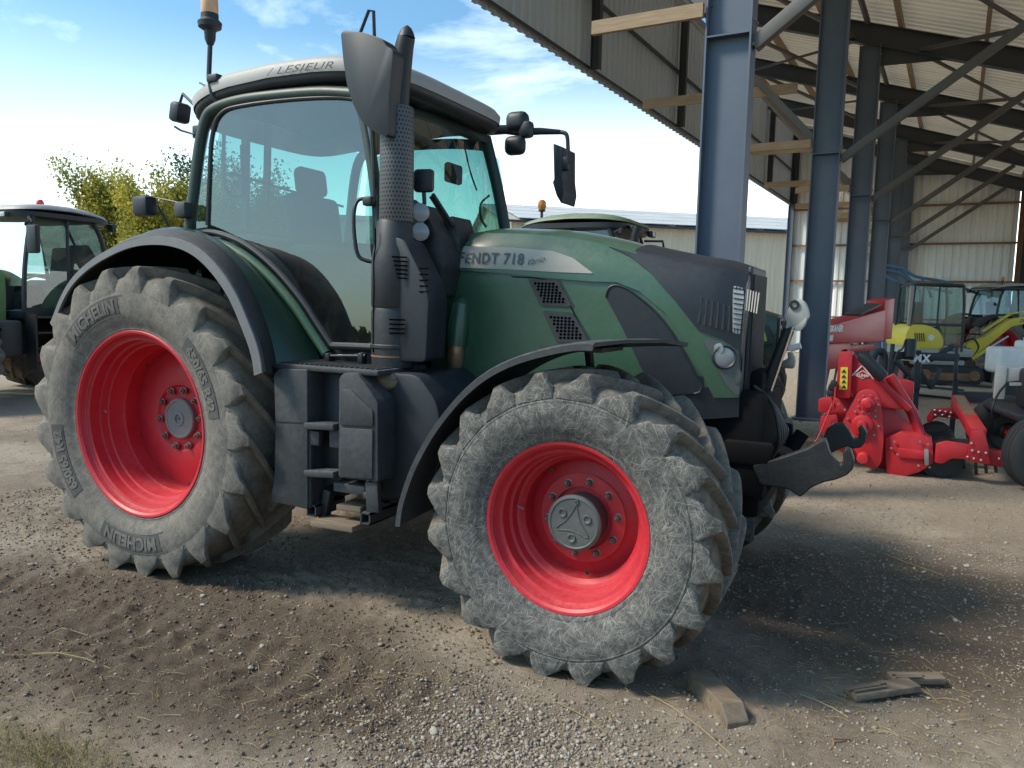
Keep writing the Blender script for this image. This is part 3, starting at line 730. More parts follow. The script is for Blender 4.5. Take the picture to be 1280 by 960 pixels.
# cowl ribs, slats, and an insert painted pale for light seen through the grille
b = NB()
for k in range(6):
    a = Qs(878+k*7, 372+k*2, hood_y); c_ = Qs(874+k*7.5, 404+k*2, hood_y); bar(b, (a[0], hood_y(*a)-L2-.006, a[1]), (c_[0], hood_y(*c_)-L2-.006, c_[1]), .010, .006)
obj('cowl_ribs', b, M['blk'], cw)
b = NB(); surf_panel(b, rounded(HP([(918,357),(930,360),(931,372),(926,418),(917,416)]), .01), hood_y, .002, L2+.007, .05); obj('grille_insert', b, M['greybody'], cw)
b = NB()
for k in range(9):
    a = Qs(918, 360+k*6.3, hood_y); c_ = Qs(931, 362+k*6.3, hood_y); bar(b, (a[0], hood_y(*a)-L2-.011, a[1]), (c_[0], hood_y(*c_)-L2-.011, c_[1]), .005, .004)
for k in range(2):
    a = Qs(922+k*4, 358, hood_y); c_ = Qs(919+k*4, 417, hood_y); bar(b, (a[0], hood_y(*a)-L2-.011, a[1]), (c_[0], hood_y(*c_)-L2-.011, c_[1]), .004, .004)
obj('insert_mesh', b, M['blk2'], cw)
b = NB()
for k in range(5):
    a = Qs(936+k*3.4, 362+k*1, hood_y); c_ = Qs(933.5+k*3.2, 388+k, hood_y); bar(b, (a[0], hood_y(*a)-L2-.007, a[1]), (c_[0], hood_y(*c_)-L2-.007, c_[1]), .006, .004)
obj('grille_slats', b, M['silver'], cw)
# front grille face
b = NB(); surfx = 3.372
box(b, (surfx, 0, 1.55), (.03,.42,.74), bev=.02)
for k in range(14): box(b, (surfx+.018, -.19+k*.029, 1.56), (.012,.010,.64))
P('front_grille', b, 'blk', hood)
# shut lines of the bonnet
for pl_ in (((556,350),(553,400),(550,440)), ((640,346),(672,348),(697,356),(716,388),(738,432)), ((800,455),(830,505),(850,545)), ((905,424),(926,438),(938,470))):
    b = NB(); tube(b, smooth_path([Vector((x, hood_y(x,z)-.0035, z)) for x, z in HP(pl_)], 5), .0032, 6); obj('shut_line', b, M['blk3'], hood)
# headlight
hl = HP([(879,423),(900,426),(916,432),(925,445),(931,468),(928,492),(921,494),(908,480)])
b = NB(); surf_panel(b, rounded(hl, .012), hood_y, .006, L2, .04); h_ = P('headlight', b, 'hub')
b = NB(); a = Qs(906,446,hood_y); y_ = hood_y(*a)-L2-.004
lathe(b, [(.0,.062),(-.010,.062),(-.014,.056),(-.006,.048),(.0,.0005)], 32, 'Y', T(a[0], y_, a[1]) @ RZ(R(18)))
obj('lamp_bezel', b, M['blk'], h_)
b = NB(); lathe(b, [(-.006,.053),(-.010,.040),(-.012,.020),(-.0125,.0005)], 32, 'Y', T(a[0], y_, a[1]) @ RZ(R(18))); obj('lamp_lens', b, M['lens'], h_)
b = NB(); a = Qs(899,436,hood_y); lathe(b, [(0,.030),(-.008,.026),(-.010,.0005)], 24, 'Y', T(a[0], hood_y(*a)-L2-.004, a[1])); obj('side_lens', b, M['lens'], h_)
b = NB(); a = Qs(921,470,hood_y); lathe(b, [(0,.026),(-.006,.020),(-.008,.0005)], 20, 'Y', T(a[0], hood_y(*a)-L2-.004, a[1]) @ Matrix.Diagonal((1,.6,1.8,1))); obj('side_lens', b, M['hub'], h_)
# bulge with the foil wrapped pipe
b = NB(); a = Qs(577,382,hood_y); c_ = Qs(574,432,hood_y)
tube(b, [(a[0], hood_y(*a)+.02, a[1]+.04), (a[0], hood_y(*a)-.012, a[1]), (a[0]-.005, hood_y(*a)-.03, (a[1]+c_[1])/2), (c_[0], hood_y(*c_)-.035, c_[1])], [.02,.052,.058,.055], 20); P('hood_bulge', b, 'green', hood)
M['foil'] = paint('foil_wrap', (.62,.42,.28), .35, .3, (.3,.2,.15), metal=.8, bump=1.0, bscale=45)
b = NB(); tube(b, [(c_[0], hood_y(*c_)-.035, c_[1]+.02), (c_[0]-.005, hood_y(*c_)-.03, c_[1]-.06), (c_[0]-.04, hood_y(*c_)+.02, c_[1]-.16)], [.046,.047,.043], 20); P('wrapped_pipe', b, 'foil')
# --- chassis
b = NB()
box(b, (2.4,0,.95), (2.0,.56,.55), bev=.05); box(b, (.7,0,.85), (1.7,.62,.62), bev=.06); box(b, (3.25,0,.95), (.5,.62,.66), bev=.04); box(b, (2.0,0,1.25),(1.2,.76,.5), bev=.05)
P('chassis', b, 'blk3')
b = NB(); tube(b, [(0,-.88,.917),(0,-.5,.917),(0,.5,.917),(0,.88,.917)], [.13,.19,.19,.13], 24); P('rear_axle', b, 'blk2')
b = NB(); box(b, (2.787,0,.66),(.22,1.5,.20), bev=.05); box(b, (2.787,-.74,.69),(.26,.22,.34), bev=.05); box(b, (2.787,.74,.69),(.26,.22,.34), bev=.05); tube(b, [(2.6,-.7,.72),(2.6,.7,.72)], .035, 12); tube(b, [(2.5,-.25,.75),(2.62,-.75,.75)], .03, 10); P('front_axle', b, 'blk3')
b = NB()
for k in range(9): 
    y0 = -.30+random.random()*.1; tube(b, smooth_path([(1.75+k*.12, y0, 1.30-k*.03), (1.85+k*.1, y0-.12, 1.05), (2.1+k*.1, y0-.10, .85), (2.3+k*.1, y0, .75)], 5), .012+.006*random.random(), 8)
box(b, (2.05,-.40,1.15),(.30,.12,.22), bev=.02); tube(b, [(1.7,-.45,.62),(2.4,-.45,.62)], .05, 12); lathe(b, [(0,.07),(.18,.07),(.19,.05),(.19,.001)], 16, 'X', T(1.85,-.42,.95))
P('hoses', b, 'blk3')
# --- rear fender
HUB = Vector((0, 0, .92))
Bt = smooth_tab([(-54,.965),(-48,.97),(-32.6,1.02),(-11.4,1.061),(7.6,1.13),(26.8,1.199),(43,1.189),(55,1.157),(64.6,1.141),(74,1.10)])
Ct = smooth_tab([(-54,.99),(-30,1.08),(-3,1.165),(18.7,1.183),(32.2,1.150),(46.9,1.085),(63.2,1.02),(74,.97)])
Dt = smooth_tab([(-54,1.02),(-35,1.16),(-18,1.25),(1.5,1.195),(21.7,1.115),(42,1.085),(63.4,1.12),(74,1.13)])
def fpt(a, r, y): t = R(a); return Vector((math.sin(t)*r, y, .92+math.cos(t)*r))
def fender(side, parent):
    A = [(-52+ (70+52)*k/60) for k in range(61)]; s = side
    b = NB(); curves = []
    for a in A:
        rb_, rc, rd = interp(Bt,a), interp(Ct,a), interp(Dt,a)
        curves.append([fpt(a, rb_-.014, -1.245*s), fpt(a, rb_-.006, -1.262*s), fpt(a, rb_, -1.25*s), fpt(a, (rb_*.6+rc*.4)+.012, -1.17*s), fpt(a, rc+.008, -1.04*s), fpt(a, rc-.004, -1.03*s), fpt(a, rc-.035, -1.04*s), fpt(a, rb_*.6+rc*.4-.03, -1.17*s), fpt(a, rb_-.03, -1.235*s)])
    loft(b, curves, closed=True, cap=True); f = P('fender_flare', b, 'flare', parent, ang=50)
    b = NB(); curves = []
    for a in A:
        rb_ = interp(Bt,a); w = .055 + .012*math.sin(R(a))
        curves.append([fpt(a, rb_-.004, -1.252*s), fpt(a, rb_-.010, -1.268*s), fpt(a, rb_-w, -1.272*s), fpt(a, rb_-w, -1.255*s)])
    loft(b, curves, closed=True, cap=True); P('fender_lip', b, 'band', f)
    b = NB(); curves = []
    for a in A:
        rc, rd = interp(Ct,a), interp(Dt,a)
        curves.append([fpt(a, rc+.002, -1.04*s), fpt(a, rc*.7+rd*.3+.018, -.97*s), fpt(a, rc*.35+rd*.65+.014, -.88*s), fpt(a, rd, -.80*s), fpt(a, rd-.05, -.77*s), fpt(a, rd-.10, -.62*s), fpt(a, rd-.13, -.62*s), fpt(a, rd-.08, -.79*s), fpt(a, rc*.7+rd*.3-.02, -.95*s), fpt(a, rc-.03, -1.03*s)])
    loft(b, curves, closed=True, cap=True)
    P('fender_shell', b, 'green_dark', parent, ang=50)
    b = NB(); loft(b, [[fpt(a, .50, -.60*s), fpt(a, interp(Dt,a)-.09, -.60*s), fpt(a, interp(Dt,a)-.09, -.63*s), fpt(a, .50, -.63*s)] for a in A], closed=True, cap=True); P('fender_wall', b, 'blk2', parent)
b = NB(); box(b, (-.02,0,1.45),(.9,1.22,.55), bev=.08); box(b, (-.02,0,1.80),(.72,1.24,.62), bev=.10); fd = P('rear_body', b, 'blk2')
fender(1, fd); fender(-1, fd)
# --- cab
def cab_y(x, z): return -.815+.055*(z-1.5)/1.4
def CPt(px, py, lift=0.0):
    q = Qs(px, py, cab_y, -.8); return Vector((q[0], cab_y(*q)-lift, q[1]))
cab = empty('cab_dummy')
bpy.data.objects.remove(cab)
b = NB()
frame = [(236,298),(243,240),(250,185),(258,150),(270,136),(300,126),(345,120),(400,116),(445,118)]
near = [CPt(*p) for p in frame]
tube(b, smooth_path(near, 6), [.038]*49, 10)
Apt = Vector((1.27,-.745,2.90)); Apm = Vector((1.40,-.77,2.40)); Apb = Vector((1.50,-.80,1.75)); Apf = Vector((1.48,-.80,1.36))
tube(b, smooth_path([Apt,Apm,Apb,Apf], 6), .034, 10)
def mirr(v): return Vector((v.x,-v.y,v.z))
tube(b, smooth_path([mirr(p) for p in near], 6), [.038]*49, 10)
tube(b, smooth_path([mirr(p) for p in (Apt,Apm,Apb,Apf)], 6), .042, 10)
for z_, x_ in ((2.88,.22),(2.12,.03)): bar(b, (x_,-.74,z_), (x_,.74,z_), .06, .06, .01)
bar(b, (1.28,-.72,2.88), (1.28,.72,2.88), .06, .06)
bar(b, (1.50,-.78,1.40), (1.50,.78,1.40), .06, .2)
cabf = P('cab', b, 'cabgreen', ang=60); cabf['label'] = 'dark green framed cab'
# door seal curve, bottom rail, green curved edge
edge = [(248,290),(275,292),(310,306),(345,334),(378,372),(402,408),(418,432)]
b = NB(); tube(b, smooth_path([CPt(*p, .02) for p in edge], 6), .020, 10); tube(b, [CPt(418,432,.02), CPt(472,434,.02)], .022, 10)
for p in ((268,160),): tube(b, smooth_path([CPt(262,282,.015), CPt(264,230,.015), CPt(268,170,.015), CPt(280,142,.015), CPt(310,132,.015), CPt(380,124,.015), CPt(440,124,.015), CPt(462,138,.015), CPt(468,180,.015), CPt(471,300,.015), CPt(473,432,.015)], 6), .014, 8)
P('door_seal', b, 'blk', cabf)
b = NB(); tube(b, smooth_path([CPt(px-8, py+10, .012) for px, py in edge], 6), .030, 10); P('door_edge', b, 'green', cabf)
# glazing
gp = [(263,280),(264,200),(270,158),(284,140),(320,130),(390,122),(440,124),(462,138),(468,180),(471,300),(473,430),(420,430),(402,403),(378,367),(345,329),(310,301),(280,287)]
b = NB(); surf_panel(b, [Qs(x,y,cab_y,-.8) for x,y in gp], cab_y, .0, .012, .12); P('door_glass', b, 'glass', cabf)
gq = [(246,286),(250,200),(257,158),(263,150),(262,200),(260,284)]
b = NB(); surf_panel(b, [Qs(x,y,cab_y,-.8) for x,y in gq], cab_y, .0, .004, .2); P('quarter_glass', b, 'glass', cabf)
b = NB(); surf_panel(b, [Qs(x,y,cab_y,-.8) for x,y in gp], cab_y, .0, .012, .12); xf(b, b.verts, Matrix.Diagonal((1,-1,1,1))); P('far_door_glass', b, 'glass', cabf)
b = NB(); rows = []
for k in range(11):
    u = -1+2*k/10; bul = .13*(1-u*u); rows.append([Vector((1.27+bul*.9, .735*u, 2.86)), Vector((1.36+bul, .76*u, 2.50)), Vector((1.45+bul, .79*u, 2.0)), Vector((1.49+bul, .80*u, 1.50))])
loft(b, rows); P('windscreen', b, 'glass', cabf, ang=80)
b = NB(); loft(b, [[Vector((.20,-.72,2.84)),Vector((.04,-.76,2.14))],[Vector((.20,.72,2.84)),Vector((.04,.76,2.14))]]); P('rear_window', b, 'glass', cabf)
# roof
def roof_ring(inset, z0, crown, fr=0.0):
    pts = []; x0, x1, hy = -.19+inset, 1.50-inset*.9+fr, .80-inset; cx, cy = (x0+x1)/2, 0; hx = (x1-x0)/2
    for k in range(64):
        t = 2*PI*k/64; c_, s_ = math.cos(t), math.sin(t); e = .42
        x = cx+hx*math.copysign(abs(c_)**e, c_); y = hy*math.copysign(abs(s_)**e, s_)
        u = (x-cx)/hx; z = z0 + .065*(1-u*u) + .02*u - (.05*max(0,-u)**3)
        pts.append(Vector((x, y, z + crown)))
    return pts
b = NB(); loft(b, [roof_ring(.06,2.868,0), roof_ring(.015,2.875,.0), roof_ring(0,2.885,.012), roof_ring(.0,2.92,.012)], closed=True); 
rf = P('cab_roof', b, 'blk', ang=50)
b = NB(); loft(b, [roof_ring(-.008,2.915,.005), roof_ring(-.014,2.970,.005), roof_ring(.012,2.998,.008), roof_ring(.09,3.025,.012), roof_ring(.30,3.035,.02), roof_ring(.55,3.035,.03)], closed=True)
P('roof_shell', b, 'roof', rf, ang=60)
b = NB(); r_ = roof_ring(.55,3.035,.03); b.faces.new([b.verts.new(p) for p in r_]); r_ = roof_ring(.06,2.868,0); b.faces.new([b.verts.new(p) for p in r_]); P('headliner', b, 'blk', rf, smooth=False)
# roof lettering on the near edge
t = text_mesh('/ LESIEUR', 1, shear=.4, bold=.0, spacing=1.1); x0 = min(v.co.x for v in t.verts); x1 = max(v.co.x for v in t.verts)
for v in t.verts:
    u = (v.co.x-x0)/(x1-x0); x = .66+.50*u; uu = (x-.655)/.845
    v.co = Vector((x, -.821, 2.926+.065*(1-uu*uu)+.02*uu+.056*v.co.y))
P('roof_lettering', t, 'tank', rf)
# interior
b = NB(); box(b, (.52,.02,1.78),(.50,.52,.14), bev=.05); box(b, (.30,.02,2.12),(.14,.50,.62), RY(R(-8)), bev=.06); box(b, (.26,.02,2.52),(.10,.28,.20), RY(R(-8)), bev=.05); box(b, (.62,-.30,2.02),(.46,.09,.07), bev=.03); box(b, (.62,.32,2.05),(.55,.16,.10), RY(R(6)), bev=.03)
box(b, (.45,.02,1.55),(.34,.34,.35), bev=.03); P('driver_seat', b, 'seat')
b = NB(); c0 = Vector((1.10,.0,2.08)); Mx = T(*c0) @ RY(R(-35)); pts = [Mx @ Vector((.20*math.cos(2*PI*k/28), .20*math.sin(2*PI*k/28), 0)) for k in range(29)]; tube(b, pts, .014, 8, False)
for k in range(3): tube(b, [Mx @ Vector((0,0,-.02)), Mx @ Vector((.2*math.cos(2*PI*k/3), .2*math.sin(2*PI*k/3), 0))], .012, 6)
tube(b, [c0, (1.28,0,1.5)], .05, 12); P('steering_wheel', b, 'blk')
b = NB(); box(b, (1.36,0,1.72),(.20,.62,.50), RY(R(-10)), bev=.05); box(b, (1.33,0,2.02),(.10,.36,.16), RY(R(-20)), bev=.03); P('dashboard', b, 'blk')
b = NB(); box(b, (.75,0,1.30),(1.4,1.50,.10)); box(b, (.25,-.52,1.62),(.5,.36,.55), bev=.04); box(b, (.25,.52,1.62),(.5,.36,.55), bev=.04); box(b, (.85,-.74,1.36),(1.2,.06,.14), bev=.01); P('cab_floor', b, 'blk')
b = NB(); box(b, (.80,.40,2.30),(.05,.22,.17), RZ(R(20)), bev=.015); tube(b, [(.8,.42,2.2),(.85,.5,1.9)], .015, 8); box(b, (1.12,.55,2.62),(.05,.2,.14), bev=.02); P('monitor', b, 'blk')
b = NB(); bar(b, (.12,-.45,2.85),(.10,-.45,2.15),.05,.03); bar(b, (.12,-.25,2.85),(.10,-.25,2.35),.04,.03); bar(b, (.12,-.6,2.5),(.12,.55,2.42),.015,.015); tube(b, smooth_path([(.1,-.62,2.75),(.1,-.62,2.42),(.1,-.50,2.36),(.1,-.47,2.45),(.1,-.47,2.7)], 5), .012, 8); P('rear_grab_frame', b, 'blk')
# grab handle outside the door
b = NB(); tube(b, smooth_path([CPt(470,250,.05), CPt(458,252,.07), CPt(455,268,.09), CPt(456,300,.09), CPt(460,322,.08), CPt(472,328,.05)], 6), .011, 8); box(b, CPt(468,253,.05), (.06,.05,.05), bev=.01); P('grab_handle', b, 'blk', cabf)
b = NB()
for px in (420,461): box(b, CPt(px,447,.06), (.035,.05,.06), bev=.008)
tube(b, [CPt(420,444,.07), CPt(466,444,.07)], .009, 8); P('door_hinge', b, 'blk', cabf)
# rear corner mirror lump, work lights, beacon
b = NB(); box(b, CPt(241,264,.07), (.10,.08,.10), bev=.02); P('pillar_lamp', b, 'tank', cabf)
b = NB(); tube(b, [CPt(240,256,.08), CPt(212,250,.10)], .006, 6); box(b, CPt(189,259,.05), (.14,.10,.13), bev=.025); tube(b, [CPt(205,258,.05), CPt(211,282,.0)], .008, 6); P('fender_lamp', b, 'blk', cabf)
b = NB(); p = Q(225,141,y=-.60); box(b, p, (.09,.12,.13), RY(R(12)), bev=.025); tube(b, [p+Vector((0,0,.06)), p+Vector((.03,0,.12)), p+Vector((.16,0,.02))], .010, 6); P('roof_work_lamp', b, 'blk', rf)
b = NB(); tube(b, [Q(243,168,y=-.78), Q(226,163,y=-.80), Q(218,158,y=-.82)], .007, 6); box(b, Q(247,165,y=-.76), (.06,.04,.08), bev=.01); P('roof_bracket', b, 'blk', rf)
b = NB(); pb = Vector((.19,-.79,2.93)); pt = Vector((.165,-.78,3.27)); tube(b, [pb+Vector((.02,.02,-.03)), pb, pb+Vector((-.03,0,.12)), pt-Vector((0,0,.02))], [.020,.017,.015,.015], 10)
box(b, pb+Vector((.02,0,.10)), (.09,.06,.05), bev=.012); tube(b, [pb+Vector((-.11,0,.09)), pb+Vector((0,0,.04))], .006, 6); lathe(b, [(-.03,.02),(.0,.032),(.05,.035),(.07,.068),(.10,.072),(.12,.052),(.15,.052)], 24, 'Z', T(*pt)); bc = P('beacon_pole', b, 'blk', rf)
b = NB(); lathe(b, [(.145,.050),(.15,.052),(.235,.050),(.255,.035),(.258,.001)], 24, 'Z', T(*pt)); obj('beacon_lens', b, M['beacon_clear'], bc)
# --- near mirror (seen from its back) and its arm
mir = [(426,42),(430,38),(452,40),(478,48),(483,58),(492,62),(489,90),(486,120),(485,172),(468,165),(452,152),(442,132),(434,108),(429,75)]
b = NB(); prism(b, rounded([xz(x,y,-1.0) for x,y in mir], .03), -1.0, -.90, bev=.015); mi = P('wing_mirror', b, 'blk')
b = NB(); prism(b, [xz(x,y,-.88) for x,y in ((434,60),(480,66),(480,150),(462,148),(444,122))], -.895, -.885); obj('mirror_glass', b, M['chrome'], mi)
b = NB(); pts = [Q(450,42,y=-.95), Q(461,13,y=-.95), Q(467,14,y=-.95), Q(468,46,y=-.95)]; tube(b, pts, .009, 6); obj('mirror_bracket', b, M['blk'], mi)
b = NB(); tube(b, [Vector((1.52,-.93,2.80)), Vector((1.40,-.80,2.84)), Vector((1.2,-.70,2.86))], .025, 10); obj('mirror_arm', b, M['blk'], mi)
# --- stack
m, nt, out = nodes('perforated_guard'); g = G(nt); uv = g.n('UVMap'); sp = g.n('SeparateXYZ'); g.l(uv.outputs[0], sp.inputs[0])
u_ = g.math('MULTIPLY', sp.outputs['X'], 30); v_ = g.math('MULTIPLY', sp.outputs['Y'], 46)
row = g.math('MODULO', g.math('FLOOR', v_), 2); uf = g.math('SUBTRACT', g.math('FRACT', g.math('MULTIPLY_ADD', row, .5, u_)), .5); vf = g.math('SUBTRACT', g.math('FRACT', v_), .5)
dd = g.math('SQRT', g.math('ADD', g.math('MULTIPLY', uf, uf), g.math('MULTIPLY', vf, vf))); hole = g.math('LESS_THAN', dd, .27)
g.bsdf(out, g.mix(hole, (.105,.10,.105), (.008,.008,.009)), .5, 0.2); M['perf'] = m
sx, sy = 1.612, -.85
b = NB(); lathe(b, [(2.12,.088),(2.13,.092),(2.70,.090),(2.72,.084)], 40, 'Z', T(sx,sy,0), uvname='u'); lathe(b, [(2.72,.084),(2.73,.05)], 40, 'Z', T(sx,sy,0)); st = P('exhaust_stack', b, 'perf')
b = NB(); lathe(b, [(1.30,.05),(1.325,.10),(1.34,.118),(1.40,.122),(1.44,.122),(1.445,.129),(1.46,.129),(1.465,.124),(1.64,.124),(1.66,.117),(1.67,.124),(1.90,.124),(1.96,.118),(2.00,.105),(2.12,.095),(2.13,.088)], 48, 'Z', T(sx-.01,sy,0)); obj('stack_body', b, M['stack'], st)
b = NB(); prism(b, rounded([(1.60,1.38),(1.86,1.38),(1.875,1.70),(1.85,1.80),(1.72,2.02),(1.60,2.05)], .03), -.93, -.74, bev=.03); obj('stack_shield', b, M['blk'], st)
b = NB()
for k in range(6): tube(b, [(sx+.055+k*.006,-.965+.002*k,1.93-k*.022),(sx+.13,-.936,1.928-k*.022)], .0045, 6)
for k in range(4): tube(b, [(sx+.045,-.972,1.60-k*.024),(sx+.12,-.940,1.60-k*.024)], .0045, 6)
for k in range(5): tube(b, [(1.82,-.933,1.87-k*.03),(1.868,-.925,1.87-k*.03)], .004, 6)
tube(b, smooth_path([(sx-.055,-.962,2.08),(sx-.05,-.968,1.98),(sx-.065,-.962,1.92),(sx-.06,-.965,1.75),(sx-.066,-.962,1.6),(sx-.066,-.962,1.42)], 4), .0035, 6)
obj('stack_slots', b, MATS['void'], st)
b = NB(); lathe(b, [(1.395,.1235),(1.405,.1235)], 48, 'Z', T(sx-.01,sy,0)); obj('rust_band', b, M['rust'], st)
b = NB(); pts = [Vector((1.625,sy,2.70)), Vector((1.628,sy,2.80)), Q(502,90,y=sy), Q(505,60,y=sy), Q(508,47,y=sy)]; tube(b, pts, [.050,.051,.051,.050,.046], 24, False)
tube(b, [Q(508,47,y=sy), Q(508.5,40,y=sy), Q(509,35,y=sy), Q(509,32,y=sy)], [.046,.036,.022,.006], 24); tp = obj('exhaust_tip', b, M['blk2'], st); tp.parent = st
# --- tank and steps
def slab(name, px, y0, y1, m, bev=.012, rr=.02, parent=None): 
    b = NB(); prism(b, rounded([xz(x,y,y0) for x,y in px], rr), y0, y1, bev=bev); return P(name, b, m, parent)
tk = slab('fuel_tank', [(342,466),(350,461),(384,462),(384,637),(372,634),(338,627),(343,594),(344,530)], -1.15, -.62, 'tank')
b = NB(); prism(b, [xz(x,y,-1.156) for x,y in ((344,526.5),(384,528),(384,529.2),(344,527.7))], -1.1535, -1.14); P('tank_seam', b, 'blk', tk)
b = NB(); prism(b, rounded([xz(x,y,-1.02) for x,y in ((383,462),(428,468),(428,600),(383,620))], .02), -1.02, -.6, bev=.01); P('tank_recess', b, 'blk', tk)
fb = slab('battery_box', [(424,472),(430,466),(446,466),(458,482),(472,503),(472,604),(462,601),(423,597)], -1.15, -.70, 'tank', parent=tk)
b = NB(); prism(b, rounded([xz(x,y,-1.158) for x,y in ((426,487),(438,487),(466,514),(466,533),(425,531))], .01), -1.160, -1.14, bev=.004); prism(b, rounded([xz(x,y,-1.158) for x,y in ((425,535),(466,537),(465,599),(425,596))], .01), -1.160, -1.14, bev=.004); P('box_lid', b, 'tank', tk)
b = NB(); prism(b, rounded([(1.62,.62),(1.95,.70),(2.02,.95),(1.98,1.18),(1.86,1.32),(1.60,1.32)], .05), -1.0, -.45, bev=.04); P('inner_tank', b, 'blk', tk)
b = NB(); box(b, (1.34,-.90,1.325),(.72,.46,.03), bev=.008)
for k in range(20): box(b, (1.02+k*.034,-.92,1.343),(.012,.36,.008))
P('tread_plate', b, 'tank', tk)
b = NB(); q = Q(464,463,y=-1.0); lathe(b, [(0,.045),(.03,.045),(.04,.03),(.042,.001)], 20, 'Z', T(q.x,q.y,q.z-.03)); P('filler_cap', b, 'blk', tk)
b = NB(); q = Q(485,475,y=-.98); bmesh.ops.create_icosphere(b, subdivisions=3, radius=.07); [setattr(v,'co', Vector((v.co.x*1.1, v.co.y*.7, v.co.z*.75))*(1+.12*random.random())) for v in b.verts]; xf(b, b.verts, T(*q)); P('muddy_cap', b, 'oldwood', tk, ang=60)
b = NB()
def hb(x0, y0, x1, y1, w, y=-1.12, dep=.10): bar(b, Q(x0,y0,y=y), Q(x1,y1,y=y), dep, w, .006)
hb(387,531,424,533,.035); hb(387,590,424,592,.035); hb(387,533,387,634,.03, dep=.04); hb(422,536,422,560,.02); hb(392,538,392,556,.035)
hb(466,602,468,640,.035,dep=.08); hb(424,606,463,612,.05,y=-1.08); box(b, Q(459,619,y=-1.12), (.035,.03,.035), bev=.005)
ste = P('step_frame', b, 'tank')
for (px,py) in ((393,637),(460,647)):
    b = NB(); q = Q(px,py,y=-1.10); w = .028
    for dx, dz, sx_, sz_ in ((-w,0,.008,.064),(w,0,.008,.064),(0,w,.064,.008),(0,-w,.064,.008)): box(b, q+Vector((dx,.10,dz)), (sx_,.25,sz_))
    obj('step_bracket', b, M['tank'], ste)
for (a_, c_, y_) in (((400,650),(452,658),-1.10),((432,630),(462,634),-1.02)):
    b = NB(); bar(b, Q(*a_,y=y_), Q(*c_,y=y_), .16, .032, .004); obj('wooden_step', b, M['oldwood'], ste)
b = NB(); bar(b, Q(412,612,y=-1.05), Q(405,648,y=-1.05), .05, .05, .006); obj('step_hanger', b, M['blk2'], ste)
# --- front fenders
fo = smooth_path([Q(*p, y=-1.25) for p in ((494,658),(498,630),(511,590),(528,555),(548,524),(575,492),(605,467),(640,449),(680,437),(718,430),(742,430))], 5)
fi_ = []
b = NB(); rows = []
nF = len(fo)
for k, p in enumerate(fo):
    t = k/(nF-1); q0 = Vector((2.787,0,.69)); rad = Vector((p.x-q0.x,0,p.z-q0.z)).normalized()
    ext = sstep(.72,1.0,t)*.28; yi = -.74
    pi = Vector((p.x+ext, yi, p.z+.0)) ; p2 = Vector((p.x+ext*.35, -1.10, p.z+.018)); p3 = Vector((p.x+ext*.75,-.90,p.z+.018))
    rows.append([p+Vector((0,-.004,0))-rad*.030, p-rad*.002+Vector((0,-.004,0)), p+rad*.006+Vector((0,.02,0)), p2, p3, pi, pi-rad*.02, p3-rad*.016, p2-rad*.016, p+Vector((0,.012,0))-rad*.014, p+Vector((0,.006,0))-rad*.030])
loft(b, rows, closed=True, cap=True); ff = P('front_fender', b, 'tank', ang=45)
b = NB(); tube(b, [(2.70,-.78,.95),(2.72,-.72,1.30),(2.72,-.80,1.50)], .022, 10); box(b, (2.75,-.95,1.50),(.30,.30,.02)); obj('fender_bracket', b, M['blk2'], ff)
c = copy_tree(ff, TR); c.scale = (1,-1,1)
# --- cab front corner: work lamps on the near side, console
b = NB(); prism(b, rounded([xz(x,y,-.62) for x,y in ((508,262),(516,252),(538,270),(556,300),(560,330),(552,372),(540,350),(530,318),(512,292))], .02), -.66, -.40, bev=.02); cs = P('lamp_console', b, 'stack')
b = NB(); q = Q(517,278,y=-.72); bmesh.ops.create_icosphere(b, subdivisions=3, radius=1.0); xf(b, b.verts, T(*q) @ Matrix.Diagonal((.062,.05,.125,1))); wl_ = P('hood_work_lamp', b, 'hub')
for dz in (.05,-.055):
    b = NB(); lathe(b, [(0,.052),(-.012,.050),(-.018,.03),(-.020,.0005)], 24, 'Y', T(q.x+.055,q.y-.02,q.z+dz) @ RZ(R(50))); obj('lamp_lens', b, M['lens'], wl_)
b = NB(); q = Q(530,226,y=-.70); box(b, q, (.115,.05,.125), RZ(R(15)), bev=.02); tube(b, [q+Vector((0,0,-.06)), q+Vector((.005,0,-.12)), q+Vector((-.02,0,-.18))], .012, 8); sl = P('side_work_lamp', b, 'blk')
b = NB(); tube(b, [Q(541,243,y=-.66), Q(566,282,y=-.5)], .012, 8); tube(b, [Q(538,246,y=-.66), Q(562,284,y=-.5)], .008, 8); prism(b, rounded([xz(x,y,-.45) for x,y in ((556,300),(560,276),(572,270),(580,300),(576,330),(555,350))], .02), -.50, -.30, bev=.02); obj('lamp_stay', b, M['blk'], sl)
# --- far mirror carrier
b = NB(); tube(b, [Q(604,163,y=.80), Q(632,162,y=.88), Q(650,165,y=.95), Q(676,164,y=1.02), Q(700,165,y=1.12)], [.040,.034,.03,.026,.018], 12)
tube(b, smooth_path([Q(698,165,y=1.12), Q(708,168,y=1.12), Q(710,185,y=1.12), Q(711,205,y=1.12)], 4), .016, 8); fm = P('far_mirror_arm', b, 'blk')
b = NB(); p = Q(647,158,y=.90); box(b, p+Vector((0,0,.03)), (.17,.12,.15), bev=.05, seg=3); p = Q(644,182,y=.88); box(b, p, (.16,.10,.14), bev=.045, seg=3); box(b, Q(658,162,y=.9), (.10,.10,.12), bev=.03); obj('far_work_lamp', b, M['blk'], fm)
b = NB(); prism(b, rounded([xz(x,y,1.12) for x,y in ((693,180),(704,184),(704,222),(706,240),(703,255),(697,245),(692,228),(694,225))], .01), 1.10, 1.36, bev=.012); box(b, Q(708,205,y=1.12), (.05,.06,.10), bev=.012); obj('far_mirror', b, M['blk'], fm)
